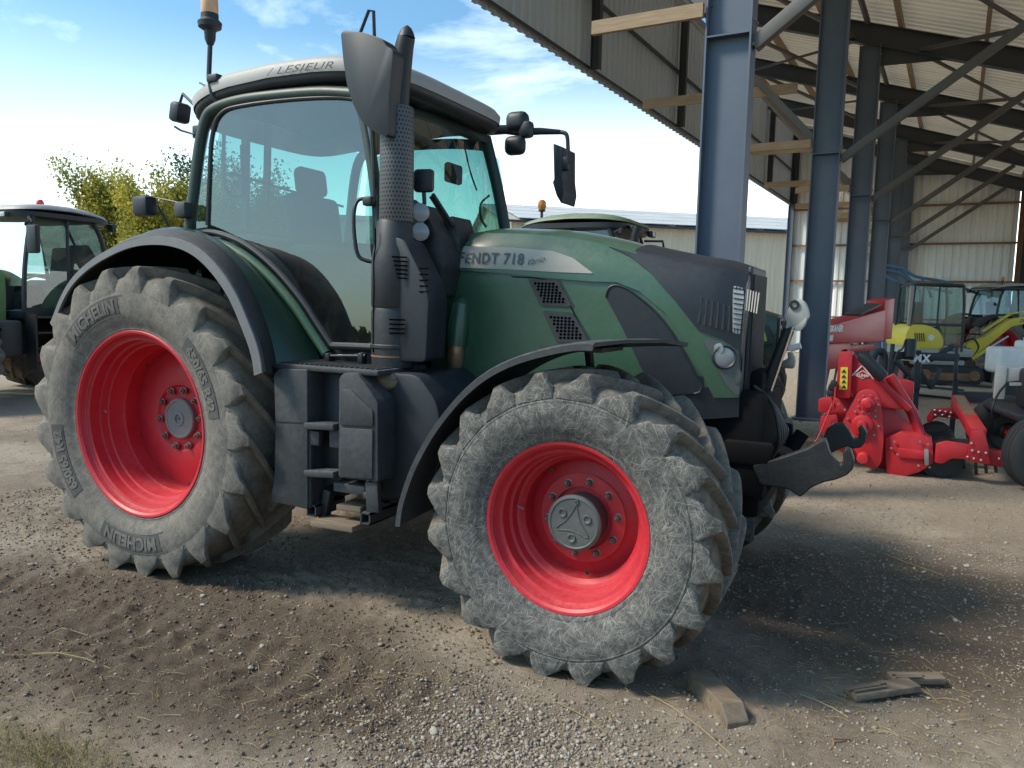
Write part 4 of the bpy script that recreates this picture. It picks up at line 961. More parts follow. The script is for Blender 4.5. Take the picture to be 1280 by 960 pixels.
# windscreen wiper, far grab rail
b = NB(); tube(b, smooth_path([Q(581,185,y=.55), Q(588,215,y=.55), Q(596,238,y=.55)], 4), .006, 6); tube(b, smooth_path([Q(612,244,y=.70), Q(601,255,y=.70), Q(601,272,y=.70), Q(608,284,y=.70)], 4), .008, 6); P('far_grab_rail', b, 'blk', cabf)
# --- front linkage
def linkhook(px, y0, y1, name):
    b = NB(); prism(b, [xz(x,y,y0) for x,y in px], y0, y1, bev=.008); return P(name, b, 'hook', ang=22)
linkhook([(940,582),(975,572),(1007,561),(1031,548),(1034,556),(1037,567),(1046,578),(1051,581),(1054,575),(1053,566),(1058,559),(1064,563),(1068,577),(1066,587),(1059,594),(1045,600),(1030,603),(1014,610),(1000,622),(985,612),(950,606)], -.42, -.36, 'lift_arm')
linkhook([(985,580),(1012,572),(1029,548),(1033,536),(1043,530),(1054,529),(1062,539),(1067,550),(1074,546),(1073,534),(1077,531),(1084,541),(1082,553),(1076,560),(1066,561),(1058,558),(1046,563),(1030,572),(1010,590),(985,600)], .36, .42, 'lift_arm')
b = NB(); box(b, (3.42,0,.86),(.22,.80,.22), bev=.03); box(b, (3.44,-.39,.98),(.24,.06,.12), bev=.02); box(b, (3.44,.39,.98),(.24,.06,.12), bev=.02); box(b, (3.42,0,1.15),(.08,.34,.45), bev=.02); tube(b, [(3.45,-.25,.70),(3.62,-.33,1.0)], .04, 12); tube(b, [(3.45,.25,.70),(3.62,.33,1.0)], .04, 12)
lk = P('front_linkage', b, 'blk3')
b = NB(); a_, c_ = Q(951,500,y=0), Q(986,412,y=0); tube(b, [a_, c_], .030, 16); tube(b, [c_-(c_-a_)*.0, c_+(c_-a_)*.12], .022, 12); box(b, a_, (.09,.08,.16), bev=.02); tl = obj('top_link', b, M['blk2'], lk)
b = NB(); tube(b, [Q(963,490,y=-.05), Q(991,408,y=-.05)], .008, 8); obj('release_rod', b, M['chrome'], tl)
b = NB(); hk = [(981,412),(985,400),(983,392),(989,378),(998,373),(1006,377),(1010,388),(1011,397),(1006,402),(1000,410),(994,413),(990,408)]
prism(b, rounded([xz(x,y,-.03) for x,y in hk], .02), -.035, .035, bev=.012); prism(b, rounded([xz(x,y,-.02) for x,y in ((991,411),(1003,402),(1010,396),(1006,407),(1000,414),(993,413))], .01), -.045, .02, bev=.006); th = obj('top_hook', b, M['greybody'], tl)
b = NB(); q = Q(993,381,y=-.04); lathe(b, [(0,.026),(-.004,.026),(-.004,.014),(.0,.012)], 20, 'Y', T(*q)); obj('hook_eye', b, M['blk2'], th)
b = NB(); prism(b, rounded([xz(x,y,.25) for x,y in ((976,452),(985,448),(984,440),(990,441),(994,449),(992,461),(976,460))], .01), .25, .30, bev=.006); obj('coupler_plate', b, M['steel'], lk)
b = NB(); tube(b, [Q(988,436,y=.2), Q(1001,432,y=.2)], .018, 12); obj('coupler_pin', b, M['white'], lk)
b = NB()
for k in range(5): tube(b, smooth_path([(3.42,-.2+.08*k,1.30),(3.52,-.22+.09*k,1.22-.03*k),(3.56,-.2+.08*k,1.02),(3.50,-.15+.07*k,.9)], 5), .010, 8)
obj('hydraulic_hose', b, M['blk2'], lk)
# ---------------------------------------------------------------- the open steel shed (local u = right, v = away)
SA = R(86.95); SB = Q(1012,524,z=0); SHM = Matrix.Translation((SB.x,SB.y,0)) @ Matrix.Rotation(SA-PI/2,4,'Z')
SH = empty('open_shed', (SB.x,SB.y,0), SA-PI/2, 'tall open sided steel shed with pale corrugated roof on the right', 'shed')
def S_(name, b, m, parent=None, **k): return obj(name, b, M[m] if isinstance(m,str) else m, parent or SH, **k)
def zr(u): return 7.0-.32*u           # underside of the rafters
VS = [-5.75, 0, 4.8, 9.6, 14.4, 19.1]
def ibeam(b, a, c, h, w, tf=.016, tw=.012, up=(0,0,1)):
    """I section from a to c: web in the plane holding 'up'"""
    a, c = Vector(a), Vector(c); d = (c-a).normalized(); u = Vector(up); s = d.cross(u).normalized(); u = s.cross(d).normalized()
    bar(b, a, c, tw, h-2*tf, up=u)
    for k in (-1,1): bar(b, a+u*k*(h/2-tf/2), c+u*k*(h/2-tf/2), w, tf, up=u)
for i, v in enumerate(VS):
    b = NB(); h = .40
    ibeam(b, (0,v,0), (0,v,zr(0)+.02), h, .19, up=(1,0,0))
    for z in (4.05,):
        for s in (-1,1): box(b, (0,v+s*.05,z), (h-.035,.085,.014))
    box(b, (0,v,.012), (.5,.34,.024)); col = S_('column', b, 'column', smooth=False)
    for k in range(2):
        for zz in (3.95,4.15,6.8): b = NB(); tube(b, [(.20,v-.05+.1*k,zz),(.222,v-.05+.1*k,zz)], .014, 6); obj('bolt', b, M['steel'], col)
    b = NB(); ibeam(b, (-4.0,v,zr(-4.0)+.21), (7.0,v,zr(7)+.21), .40, .18); 
    prism(b, [(.2,zr(.2)),(1.4,zr(1.4)),(.2,zr(.2)-.35)], v-.006, v+.006)
    S_('rafter', b, 'rafter', smooth=False)
    b = NB(); bar(b, (.2,v,3.95), (3.02,v,zr(3.02)-.02), .10, .12, .012, up=(0,0,1)); S_('brace', b, 'brace')
    if i < 5:
        b = NB(); v2 = VS[i+1]; tube(b, [(-.08,v+.1,zr(0)+.44),(-.08,v2-.1,zr(0)+.44)], .055, 12); S_('eaves_tube', b, 'brace')
    # outrigger timbers to the hanging cladding
    b = NB(); box(b, (-1.75,v+.10,5.1), (2.5,.06,.15)); S_('outrigger', b, 'timber', smooth=False)
    b = NB(); box(b, (-.74,v-.12,4.27 if i == 0 else 4.2), (1.05,.05,.12)); S_('outrigger', b, 'timber', smooth=False)
    b = NB(); bar(b, (-.2,v,4.3), (-3.9,v,zr(-3.9)), .07, .09); S_('brace', b, 'brace')
    b = NB(); ibeam(b, (-3.86,v,5.75), (-3.86,v,zr(-3.86)), .16, .12, up=(1,0,0)); S_('hanging_post', b, 'rafter', smooth=False)
for i in (0,1,2,3):     # wind bracing under the roof slope
    v, v2 = VS[i], VS[i+1]
    for (ua, ub) in ((-3.6,-.3),(4.4,.9)):
        b = NB(); bar(b, (ua,v,zr(ua)+.1), (ub,v2,zr(ub)+.1), .07, .07); S_('wind_brace', b, 'brace')
        b = NB(); bar(b, (ub,v,zr(ub)+.03), (ua,v2,zr(ua)+.03), .05, .05); S_('wind_brace', b, 'brace')
for u in (-3.9,-2.45,-.97,.52,2.0,3.5,5.0,6.5):
    b = NB(); bar(b, (u,-6.9,zr(u)+.52), (u,19.6,zr(u)+.52), .075, .19, up=(0,0,1)); S_('purlin', b, 'timber', smooth=False)
def corrug(b, P0, along, across, n_dir, L, Wd, pitch=.25, dep=.035):
    """trapezoid sheet: ribs run along 'along', spaced over 'across'"""
    P0, along, across, n_dir = map(Vector, (P0, along, across, n_dir)); prof = []; x = 0
    while x < Wd:
        for dx, d in ((0,0),(.045,0),(.075,dep),(.175,dep),(.205,0)):
            if x+dx*pitch/.25 <= Wd: prof.append((x+dx*pitch/.25, d))
        x += pitch
    r0 = [b.verts.new(P0+across*a+n_dir*d) for a, d in prof]; r1 = [b.verts.new(P0+along*L+across*a+n_dir*d) for a, d in prof]
    for k in range(len(prof)-1): b.faces.new((r0[k], r0[k+1], r1[k+1], r1[k]))
def sheet_mat(name, c1, c2, rust=.1, scale=(1,1,1)):
    m, nt, out = nodes(name); g = G(nt); n1 = g.noise(1.1, 5, .65, g.mapping(scale=scale)); n2 = g.noise(7, 5, .7, g.mapping(scale=scale))
    c = g.mix(g.ramp(n1, [(.3,0.0),(.7,1.0)]), c1, c2); c = g.mix(g.math('MULTIPLY', g.ramp(n2, [(.58,0.0),(.78,1.0)]), rust), c, (.30,.17,.09))
    bs_ = g.bsdf(out, c, .55, .0, g.bump(n2, .05, .01))
    if 'roof' in name: tl_ = g.n('BsdfTranslucent'); g.l(c, tl_.inputs[0]); ms_ = g.n('MixShader'); ms_.inputs[0].default_value = .14; g.l(bs_.outputs[0], ms_.inputs[1]); g.l(tl_.outputs[0], ms_.inputs[2]); g.l(ms_.outputs[0], out.inputs['Surface'])  # translucency added to the roof sheets to brighten their underside
    return m
M['roofsheet'] = sheet_mat('pale_roof_sheet', (.72,.62,.47), (.82,.73,.58), .35, (.3,3,1))
M['wallsheet'] = sheet_mat('grey_wall_sheet', (.66,.67,.68), (.78,.78,.77), .30, (3,1,.3))
M['fascia'] = sheet_mat('haze_blue_fascia', (.46,.53,.64), (.54,.61,.70), .2, (1,3,.3))  # blue, lightened sheet colour stands in for lens-flare haze
M['barnwall'] = sheet_mat('cream_barn_sheet', (.60,.51,.38), (.72,.63,.48), .25, (3,3,.25))
sl = Vector((1,0,-.32)).normalized(); nn = Vector((.32,0,1)).normalized()
b = NB(); corrug(b, (-4.15,-7.2,zr(-4.15)+.63), sl, (0,1,0), nn, 11.7, 27.2); S_('roof_sheet', b, 'roofsheet', smooth=False)
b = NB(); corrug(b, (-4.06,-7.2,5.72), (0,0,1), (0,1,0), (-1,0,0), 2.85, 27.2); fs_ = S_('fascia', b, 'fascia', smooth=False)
b = NB(); box(b, (-4.00,6.4,5.80), (.05,27.2,.06)); box(b, (-4.00,6.4,7.0), (.05,27.2,.06)); S_('fascia_rail', b, 'rafter', fs_, smooth=False)
b = NB(); p_ = [(-4.0+.25*k*13/52*4/4*1.0, 0) for k in range(2)]
x = -3.98; prof = []
while x < 3.5:
    for dx, d in ((0,0),(.045,0),(.075,.035),(.175,.035),(.205,0)): prof.append((x+dx, d))
    x += .25
r0 = [b.verts.new((a,19.42+d,.05)) for a,d in prof]; r1 = [b.verts.new((a,19.42+d,zr(a)+.60)) for a,d in prof]
for k in range(len(prof)-1): b.faces.new((r0[k],r0[k+1],r1[k+1],r1[k]))
S_('end_wall', b, 'wallsheet', smooth=False)
b = NB(); prism(b, [(3.62,.05),(7,.05),(7,zr(7)+.6),(3.62,zr(3.62)+.6)], 19.38, 19.40); S_('dark_end_wall', b, 'blk2', smooth=False)
for z in (1.45,2.82,4.17,5.54):
    b = NB(); bar(b, (-3.95,19.33,z), (3.5,19.33,z), .09, .07); S_('wall_rail', b, 'rust' if z > 3 else 'rust', smooth=False)
b = NB(); ibeam(b, (-4.0,19.25,0), (-4.0,19.25,zr(-4)+.3), .22, .16, up=(1,0,0)); S_('corner_post', b, 'column', smooth=False)
b = NB(); ibeam(b, (3.58,19.25,0), (3.58,19.25,zr(3.6)+.2), .16, .14, up=(1,0,0)); S_('corner_post', b, 'rust', smooth=False)
# ---------------------------------------------------------------- far barn with panels on its roof
e0, e1 = Q(640,286,d=41), Q(1100,277,d=45); ax = (e1-e0); ax.z = 0; L = ax.length; ax.normalize(); nrm = Vector((-ax.y, ax.x, 0))
BM = empty('barn', (e0.x,e0.y,0), math.atan2(ax.y,ax.x), 'long cream clad barn with solar panels on its low roof', 'barn'); he = 6.05
b = NB(); corrug(b, (0,0,0), (0,0,1), (1,0,0), (0,-1,0), he, L, .3, .03); corrug(b, (L,16,0), (0,0,1), (-1,0,0), (0,1,0), he, L, .3, .03); obj('wall', b, M['barnwall'], BM, smooth=False)
b = NB()
for x in (0, L): prism(b, [(0,0),(16,0),(16,he),(8,he+1.7),(0,he)], -.03, .03, M=T(x,0,0) @ RZ(PI/2))
obj('gable_wall', b, M['barnwall'], BM, smooth=False)
b = NB(); dz, dy = 1.7, 8.0; ln_ = math.hypot(dz,dy)
for s in (0,1):
    y0, sg = (-.35,1) if s == 0 else (16.35,-1); v0 = Vector((L/2, 8-sg*4.1, he+.82)); box(b, v0, (L+.8, ln_+.45, .08), RX(sg*math.atan2(dz,dy)))
rfb = obj('roof', b, M['greybody'], BM, smooth=False)
m, nt, out = nodes('solar_glass'); g = G(nt); g.bsdf(out, g.mix(g.ramp(g.noise(.6,3,.5),[(.3,0.0),(.7,1.0)]), (.42,.42,.42), (.52,.52,.51)), .6, 0.0); M['solar'] = m  # glare on the dark panels is put into this pale grey
cnt = 0
for i in range(int(L/1.75)):
    for j in range(4):
        if cnt >= 96: break
        b = NB(); box(b, (0,0,0), (1.68,1.80,.04)); yy = .95+j*1.92; xf(b, b.verts, T(1.2+i*1.75, -.1+yy*dy/ln_, he+.10+ (yy)*dz/ln_+.02) @ RX(math.atan2(dz,dy))); obj('solar_panel', b, M['solar'], BM, smooth=False); cnt += 1
b = NB(); bar(b, (-.4,-.42,he-.08), (L+.4,-.42,he-.08), .12, .12); obj('gutter', b, M['rafter'], BM)
# low beige building behind the tractor
e0, e1 = Q(165,279,d=38), Q(480,292,d=40); ax = e1-e0; ax.z = 0; L = ax.length; ax.normalize()
LB = empty('outbuilding', (e0.x,e0.y,0), math.atan2(ax.y,ax.x), 'low beige outbuilding with a flat roof beyond the yard, seen over the rear wheel', 'building')
b = NB(); box(b, (L/2,3,2.85), (L,6,5.7)); obj('wall', b, M['barnwall'], LB, smooth=False)
b = NB(); box(b, (L/2,3,5.82), (L+.5,6.5,.24), bev=.03); obj('roof', b, M['greybody'], LB)
b = NB(); box(b, (3,-.02,1.5), (3,.06,3.0)); obj('door', b, M['blk2'], LB)
# ---------------------------------------------------------------- trees
def tree(name, base, H, spread, leaf, label, seed, n=5200, group=None, ls=.075, trunkh=.3):
    r = np.random.default_rng(seed); root = empty(name, base, r.uniform(0,6), label, 'tree', group)
    b = NB(); tips = []
    def limb(p, d, L_, rad, lev):
        pts = [p]; q = p.copy(); dd = d.copy()
        for k in range(4): dd = (dd+Vector(r.normal(size=3))*.14+Vector((0,0,.05))).normalized(); q = q+dd*L_/4; pts.append(q)
        tube(b, pts, [rad*(1-.5*k/4) for k in range(5)], 7 if lev else 12)
        if lev >= 3: tips.extend(pts[2:]); return
        for k in range(4 if lev else 6):
            t = pts[1+ (k % 4)] if lev else pts[2+(k%3)]; a = r.uniform(0,2*PI); nd = (dd*.55+Vector((math.cos(a),math.sin(a),r.uniform(.1,.75)))).normalized(); limb(t, nd, L_*r.uniform(.5,.75), rad*.5, lev+1)
        tips.append(pts[-1])
    limb(Vector((0,0,-.1)), Vector((0,0,1)), H*.45, H*.028, 0)
    tp = np.array([t[:] for t in tips]); tp[:,0] *= spread; tp[:,1] *= spread
    sc_z = (H*.97)/max(tp[:,2].max(), .1); 
    for v in b.verts: v.co.z *= sc_z; v.co.x *= spread; v.co.y *= spread
    tp[:,2] *= sc_z
    obj('trunk', b, M['bark'], root)
    tp = tp[tp[:,2] > H*trunkh]; c = tp[r.integers(len(tp), size=n)] + r.normal(size=(n,3))*H*.035
    u = r.normal(size=(n,3)); u /= np.linalg.norm(u,axis=1)[:,None]; w = np.cross(u, r.normal(size=(n,3))); w /= np.linalg.norm(w,axis=1)[:,None]
    s = r.uniform(.6,1.3,size=(n,1))*ls; V = np.stack([c-u*s, c+w*s*.55, c+u*s, c-w*s*.55], 1).reshape(-1,3); F = np.arange(n*4).reshape(-1,4)
    me = np_mesh('crown', V, F); cl = vnoise(c[:,0]*1.1+50, c[:,2]*1.1+c[:,1]+50, seed)*.6+r.uniform(size=n)*.4
    at = me.attributes.new('rnd','FLOAT','POINT'); at.data.foreach_set('value', np.repeat(cl,4)); mesh_obj('crown', me, M[leaf], root); return root
def gpt(px, d): q = Q(px, 392, d=d); return (q.x, q.y, 0)
tree('tree', gpt(150,33), 7.3, .45, 'leaf_y', 'pale blue green loose tree, leftmost against the sky', 3, 15000)
tree('tree', gpt(196,31), 6.6, .5, 'leaf_y', 'yellow green tree just left of the tractor cab', 9, 18000)
tree('tree', gpt(246,32), 6.9, .5, 'leaf_y', 'yellow green tree standing right behind the cab rear pillar', 14, 15000)
tree('tree', gpt(330,34), 8.0, 1.0, 'leaf_g', 'bushy green tree seen through the tractor cab door glass', 21, 18000)
for k,(x,y,h) in enumerate(((-34,-36,7),(-42,-30,9),(-27,-46,8),(-52,-26,8.5),(-16,-52,7.5),(-60,-18,9),(-38,-33,3.2),(-30,-40,2.8),(-23,-47,3.4),(-46,-28,3.1),(-35,-38,5))):
    tree('tree', (x,y,0), h, 1.2, 'leaf_g', 'field hedge tree mirrored in the cab door glass', 30+k, 5000, 'hedge trees across the meadow', .28, .02)
# ---------------------------------------------------------------- other tractors (front = +X)
def wheelset(root, s=1.0, rx=0, fx=2.787, rear_sc=1.0, front_sc=1.0):
    for side in (1,-1):
        c = copy_tree(rw, root); c.location = (rx,-.975*side,.917*rear_sc); c.scale = (rear_sc,side*1.0,rear_sc); c.rotation_euler = (0,random.random(),0)
        c = copy_tree(fw_, root); c.location = (fx,-.95*side,.69*front_sc); c.scale = (front_sc,side*.9,front_sc); c.rotation_euler = (0,random.random(),0)
def other_tractor(loc, rz, label, body, roofm, hoodlen=2.0, lampm='orange', green_line=None, rear_sc=1.0, front_sc=1.0, sc=1.0, lettering=None, fenderm=None):
    t = empty('tractor', loc, rz, label, 'tractor', 'tractors parked further back'); t.scale = (sc,sc,sc)
    def O(name, b, m, p=None, **k): return obj(name, b, M[m], p or t, **k)
    wheelset(t, rear_sc=rear_sc, front_sc=front_sc)
    b = NB(); box(b, (1.5,0,.95), (3.2,.6,.6), bev=.05); box(b, (2.787,0,.66), (.22,1.6,.2), bev=.04); box(b, (0,0,.917), (.3,1.6,.3), bev=.05); O('chassis', b, 'blk2')
    b = NB(); rings = []
    for i in range(12):
        x = 1.55+i*(hoodlen/11); zt = 2.02-.34*(i/11)**1.8; w = .44-.08*(i/11)**2; zb = 1.15
        rings.append([Vector((x,-w*.94,zb)),Vector((x,-w,(zb+zt)/2)),Vector((x,-w,zt-.16)),Vector((x,-w*.85,zt-.03)),Vector((x,-w*.5,zt)),Vector((x,w*.5,zt)),Vector((x,w*.85,zt-.03)),Vector((x,w,zt-.16)),Vector((x,w,(zb+zt)/2)),Vector((x,w*.94,zb))])
    loft(b, rings, closed=True, cap=True); h = O('hood', b, body, ang=50)
    xe = 1.55+hoodlen
    b = NB(); box(b, (xe+.01,0,1.40), (.06,.62,.50), bev=.03)
    for k in range(8): box(b, (xe+.045,-.24+k*.068,1.4), (.02,.02,.42))
    prism(b, rounded([(xe-.75,1.62),(xe-.1,1.56),(xe-.02,1.30),(xe-.3,1.25)], .05), -.40, .40, bev=.01); O('grille', b, 'blk', h)
    for s in (-1,1):
        b = NB(); lathe(b, [(0,.06),(.02,.05),(.024,.001)], 20, 'X', T(xe+.03, s*.22, 1.52)); O('headlight', b, 'lensgrey', h)
    if green_line:
        b = NB(); tube(b, smooth_path([(xe-.9,-.42,1.72),(xe-.45,-.41,1.66),(xe-.2,-.395,1.52),(xe-.12,-.39,1.34)], 5), .020, 6); O('hood_trim', b, green_line, h)
    b = NB()
    for s in (-1,1):
        tube(b, smooth_path([(-.02,s*.78,1.35),(.0,s*.78,2.0),(.10,s*.74,2.55),(.22,s*.72,2.82)], 4), .04, 8); tube(b, smooth_path([(1.50,s*.78,1.35),(1.46,s*.77,2.0),(1.34,s*.73,2.6),(1.26,s*.72,2.82)], 4), .035, 8)
        tube(b, [(.78,s*.79,1.35),(.74,s*.76,2.0),(.70,s*.73,2.82)], .025, 8); bar(b, (-.05,s*.78,1.95),(.75,s*.78,1.95),.03,.04); bar(b, (.0,s*.79,1.36),(1.5,s*.79,1.36),.05,.12)
    box(b, (.75,0,1.30), (1.5,1.5,.12), bev=.02); box(b, (1.42,0,1.62), (.16,.7,.5), bev=.04); box(b, (.1,0,1.6), (.3,1.3,.5), bev=.04); cb = O('cab', b, 'blk')
    b = NB()
    for s in (-1,1): loft(b, [[Vector((.0,s*.77,2.0)),Vector((.22,s*.71,2.80))],[Vector((1.45,s*.76,2.0)),Vector((1.26,s*.71,2.80))]]); loft(b, [[Vector((.78,s*.775,1.42)),Vector((.76,s*.77,2.0))],[Vector((1.48,s*.775,1.42)),Vector((1.45,s*.76,2.0))]])
    loft(b, [[Vector((1.50,-.75,1.75)),Vector((1.29,-.70,2.8))],[Vector((1.56,0,1.75)),Vector((1.34,0,2.8))],[Vector((1.50,.75,1.75)),Vector((1.29,.70,2.8))]]); loft(b, [[Vector((.0,-.75,1.95)),Vector((.2,-.7,2.8))],[Vector((.0,.75,1.95)),Vector((.2,.7,2.8))]]); O('cab_glass', b, 'glass_bg', cb, recalc=False)
    b = NB(); box(b, (.50,0,1.80), (.48,.5,.12), bev=.04); box(b, (.28,0,2.12), (.13,.48,.6), RY(R(-8)), bev=.05); pts = [T(1.12,0,2.05) @ RY(R(-35)) @ Vector((.19*math.cos(2*PI*k/20),.19*math.sin(2*PI*k/20),0)) for k in range(21)]; tube(b, pts, .014, 6, False); tube(b, [(1.12,0,2.05),(1.3,0,1.6)], .03, 8); O('driver_seat', b, 'seat', cb)
    b = NB(); rg = []
    for ins, z in ((.05,2.80),(0,2.83),(0,2.90)): rg.append([Vector((p.x, p.y, z)) for p in roof_ring(ins, 2.8, 0)])
    loft(b, rg, closed=True, cap=True); rr_ = O('cab_roof', b, 'blk', cb, ang=50)
    b = NB(); loft(b, [[v+Vector((0,0,.02)) for v in roof_ring(a, 2.87+z, 0)] for a, z in ((-.01,0),(.02,.05),(.12,.085),(.4,.10),(.6,.11))], closed=True, cap=True); O('roof_shell', b, roofm, rr_, ang=60)
    for s in (-1,1):
        b = NB(); box(b, (1.54,s*.45,2.83), (.08,.22,.09), bev=.02); lm = O('work_lamp', b, 'blk', rr_)
        b = NB(); box(b, (1.585,s*.45,2.83), (.012,.18,.07), bev=.004); O('lamp_lens', b, 'clear', lm)
        b = NB(); box(b, (-.20,s*.62,2.78), (.09,.16,.14), bev=.02); O('rear_lamp', b, 'blk', rr_)
    b = NB(); lathe(b, [(2.93,.02),(3.08,.02),(3.09,.05),(3.11,.05)], 16, 'Z', T(.2,-.62,0)); bp = O('beacon_pole', b, 'blk', rr_); b = NB(); lathe(b, [(3.11,.045),(3.16,.065),(3.22,.06),(3.255,.03),(3.26,.001)], 20, 'Z', T(.2,-.62,0)); O('beacon_lens', b, lampm, bp)
    for s in (-1,1):
        b = NB(); tube(b, [(1.35,s*.74,2.76),(1.55,s*1.05,2.78),(1.55,s*1.12,2.70)], .018, 8); box(b, (1.55,s*1.13,2.45), (.09,.22,.42), bev=.03); O('wing_mirror', b, 'blk', cb)
        fm_ = fenderm or body
        b = NB(); cs_ = []
        for a in range(-50,72,6):
            q = R(a); r0 = 1.06*rear_sc; cs_.append([Vector((math.sin(q)*r0,s*.72,.92*rear_sc+math.cos(q)*r0)),Vector((math.sin(q)*r0*1.02,s*1.2,.92*rear_sc+math.cos(q)*r0*1.02)),Vector((math.sin(q)*(r0-.05),s*1.23,.92*rear_sc+math.cos(q)*(r0-.05))),Vector((math.sin(q)*(r0-.03),s*.74,.92*rear_sc+math.cos(q)*(r0-.03)))])
        loft(b, cs_, closed=True, cap=True); O('rear_fender', b, fm_, t)
        b = NB(); cs_ = []
        for a in range(-60,50,8):
            q = R(a); r0 = .82*front_sc; cs_.append([Vector((2.787+math.sin(q)*r0,s*.72,.69*front_sc+math.cos(q)*r0)),Vector((2.787+math.sin(q)*r0,s*1.2,.69*front_sc+math.cos(q)*r0)),Vector((2.787+math.sin(q)*(r0-.03),s*1.2,.69*front_sc+math.cos(q)*(r0-.03))),Vector((2.787+math.sin(q)*(r0-.02),s*.72,.69*front_sc+math.cos(q)*(r0-.02)))])
        loft(b, cs_, closed=True, cap=True); O('front_fender', b, 'blk', t)
        b = NB()
        for k in range(4): box(b, (1.28,s*.93,1.28-k*.24), (.42,.26,.03))
        for dx in (-.22,.22): box(b, (1.28+dx,s*.93,.90), (.03,.24,.85))
        O('steps', b, 'blk2', t)
    for s in (-1,1): b = NB(); box(b, (1.75,s*.66,.95), (.35,.4,.55), bev=.05); O('fuel_tank', b, 'tank', t)
    b = NB(); tube(b, [(1.60,-.62,1.4),(1.60,-.62,2.7),(1.64,-.62,2.85)], .06, 14); O('exhaust_stack', b, 'stack', t)
    return t
other_tractor((-.72,6.25,0), R(1), 'green tractor with a grey green roof and orange beacon parked directly behind the large tractor', 'green_dark', 'green_pale', 1.95, green_line='yellow_green' if False else 'limeline' if 'limeline' in M else None, sc=.965)
ang = math.atan2(-.8896,.4446)-R(24); F = Q(40,280,d=12.2); rt = Vector((math.cos(ang)*1.3-math.sin(ang)*.75, math.sin(ang)*1.3+math.cos(ang)*.75, 0)); 
other_tractor((F.x-rt.x*1.02,F.y-rt.y*1.02,0), ang, 'light and dark green tractor with a red beacon at the left edge, facing the camera', 'green_mid' if 'green_mid' in M else 'green', 'roof', 1.9, lampm='redlens', sc=1.02)
ra = math.atan2(RT.y, RT.x); q = Q(1222,470,d=23.5)
other_tractor((q.x,q.y,0), ra, 'old black tractor with a pale roof and pinkish red rims behind the mini excavator', 'blk2', 'greybody', 1.9, sc=.86, rear_sc=1.0, front_sc=.8, fenderm='blk2')
# ---------------------------------------------------------------- mini excavator
q = Q(1168,478,z=0); EX = empty('mini_excavator', (q.x,q.y,0), ra+R(-6), 'small yellow and grey tracked excavator with its boom reaching right', 'mini excavator')
def E_(name, b, m, p=None, **k): return obj(name, b, M[m], p or EX, **k)
for s in (-1,1):
    b = NB(); n = 40; path = []
    for k in range(n):
        t = k/n*2*PI; path.append(Vector((.30*math.copysign(1,math.cos(t))+ .22*math.cos(t) if abs(math.cos(t)) > 1e-6 else 0, 0, .24+.22*math.sin(t))))
    poly = [(.55+.22*math.cos(t), .24+.22*math.sin(t)) for t in np.linspace(-PI/2,PI/2,12)]+[(-.55+.22*math.cos(t), .24+.22*math.sin(t)) for t in np.linspace(PI/2,3*PI/2,12)]
    prism(b, poly, s*.62-.16, s*.62+.16, bev=.02); L2_ = 46
    P_ = [Vector(p) for p in poly]; tot = sum((P_[i-1]-P_[i]).length for i in range(len(P_))); 
    acc = 0; step = tot/L2_; nxt = 0
    for i in range(len(P_)):
        a_, c_ = P_[i-1], P_[i]; l_ = (c_-a_).length
        while nxt < acc+l_:
            p = a_+(c_-a_)*((nxt-acc)/max(l_,1e-6)); d = (c_-a_).normalized(); box(b, (p.x,s*.62,p.y), (.035,.33,.035), RY(-math.atan2(d.y,d.x))); nxt += step
        acc += l_
    tk_ = E_('track', b, 'rubber')
    b = NB(); prism(b, rounded([(-.5,.12),(.5,.12),(.6,.3),(-.6,.3)], .05), s*.62-.175, s*.62+.175, bev=.01)
    for x in (-.55,.55): lathe(b, [(-.19,.001),(-.19,.12),(.19,.12),(.19,.001)], 20, 'Y', T(x,s*.62,.25))
    E_('track_frame', b, 'rust', tk_)
b = NB(); box(b, (0,0,.50), (.9,1.0,.18), bev=.04); lathe(b, [(.55,.45),(.66,.45)], 24, 'Z'); E_('undercarriage', b, 'greybody')
b = NB(); prism(b, rounded([(-.95,.68),(.55,.68),(.55,.86),(-.2,.95),(-.2,1.0),(-.95,.95)], .05), -.62, .62, bev=.03); up_ = E_('house', b, 'greybody')
b = NB(); prism(b, rounded([(-.98,.85),(-.15,.85),(-.12,1.05),(-.25,1.30),(-.55,1.42),(-.90,1.42),(-1.0,1.2)], .12), -.63, .63, bev=.05); yc = E_('engine_cover', b, 'yellow', up_)
b = NB()
for k in range(5): bar(b, (-.80+k*.05,-.637,1.22), (-.77+k*.05,-.637,1.02), .012, .022)
E_('vent_slots', b, 'blk', yc)
b = NB(); lathe(b, [(0,.07),(-.004,.07),(-.005,.001)], 24, 'Y', T(-.42,-.632,1.12)); E_('badge', b, 'white', yc)
b = NB()
cx0, cx1 = -.84, .24
for y in (-.60,.30):
    tube(b, smooth_path([(cx0-.06,y,1.38),(cx0-.02,y,2.28),(cx0+.05,y,2.36),(cx1-.12,y,2.36),(cx1,y,2.24),(cx1+.05,y,1.5),(cx1+.05,y,.80)], 4), .035, 8); bar(b, (cx0,y,1.42),(cx1+.04,y,1.42),.05,.06); tube(b, [(-.3,y,1.4),(-.3,y,2.34)], .022, 8)
for x,z in ((cx0,2.34),(cx1-.06,2.34),(cx1+.05,1.45)): bar(b, (x,-.6,z),(x,.3,z),.05,.05)
box(b, (-.30,-.15,2.375), (1.05,.95,.05), bev=.02); prism(b, [(-.2,.80),(.27,.80),(.27,.90),(-.1,.90),(-.24,1.4),(-.32,1.4)], -.62, -.58); ec = E_('cab', b, 'tank', up_)
b = NB(); box(b, (cx0-.08,-.60,1.85), (.10,.06,.95), bev=.015); E_('cab_pillar', b, 'roof', ec)
b = NB()
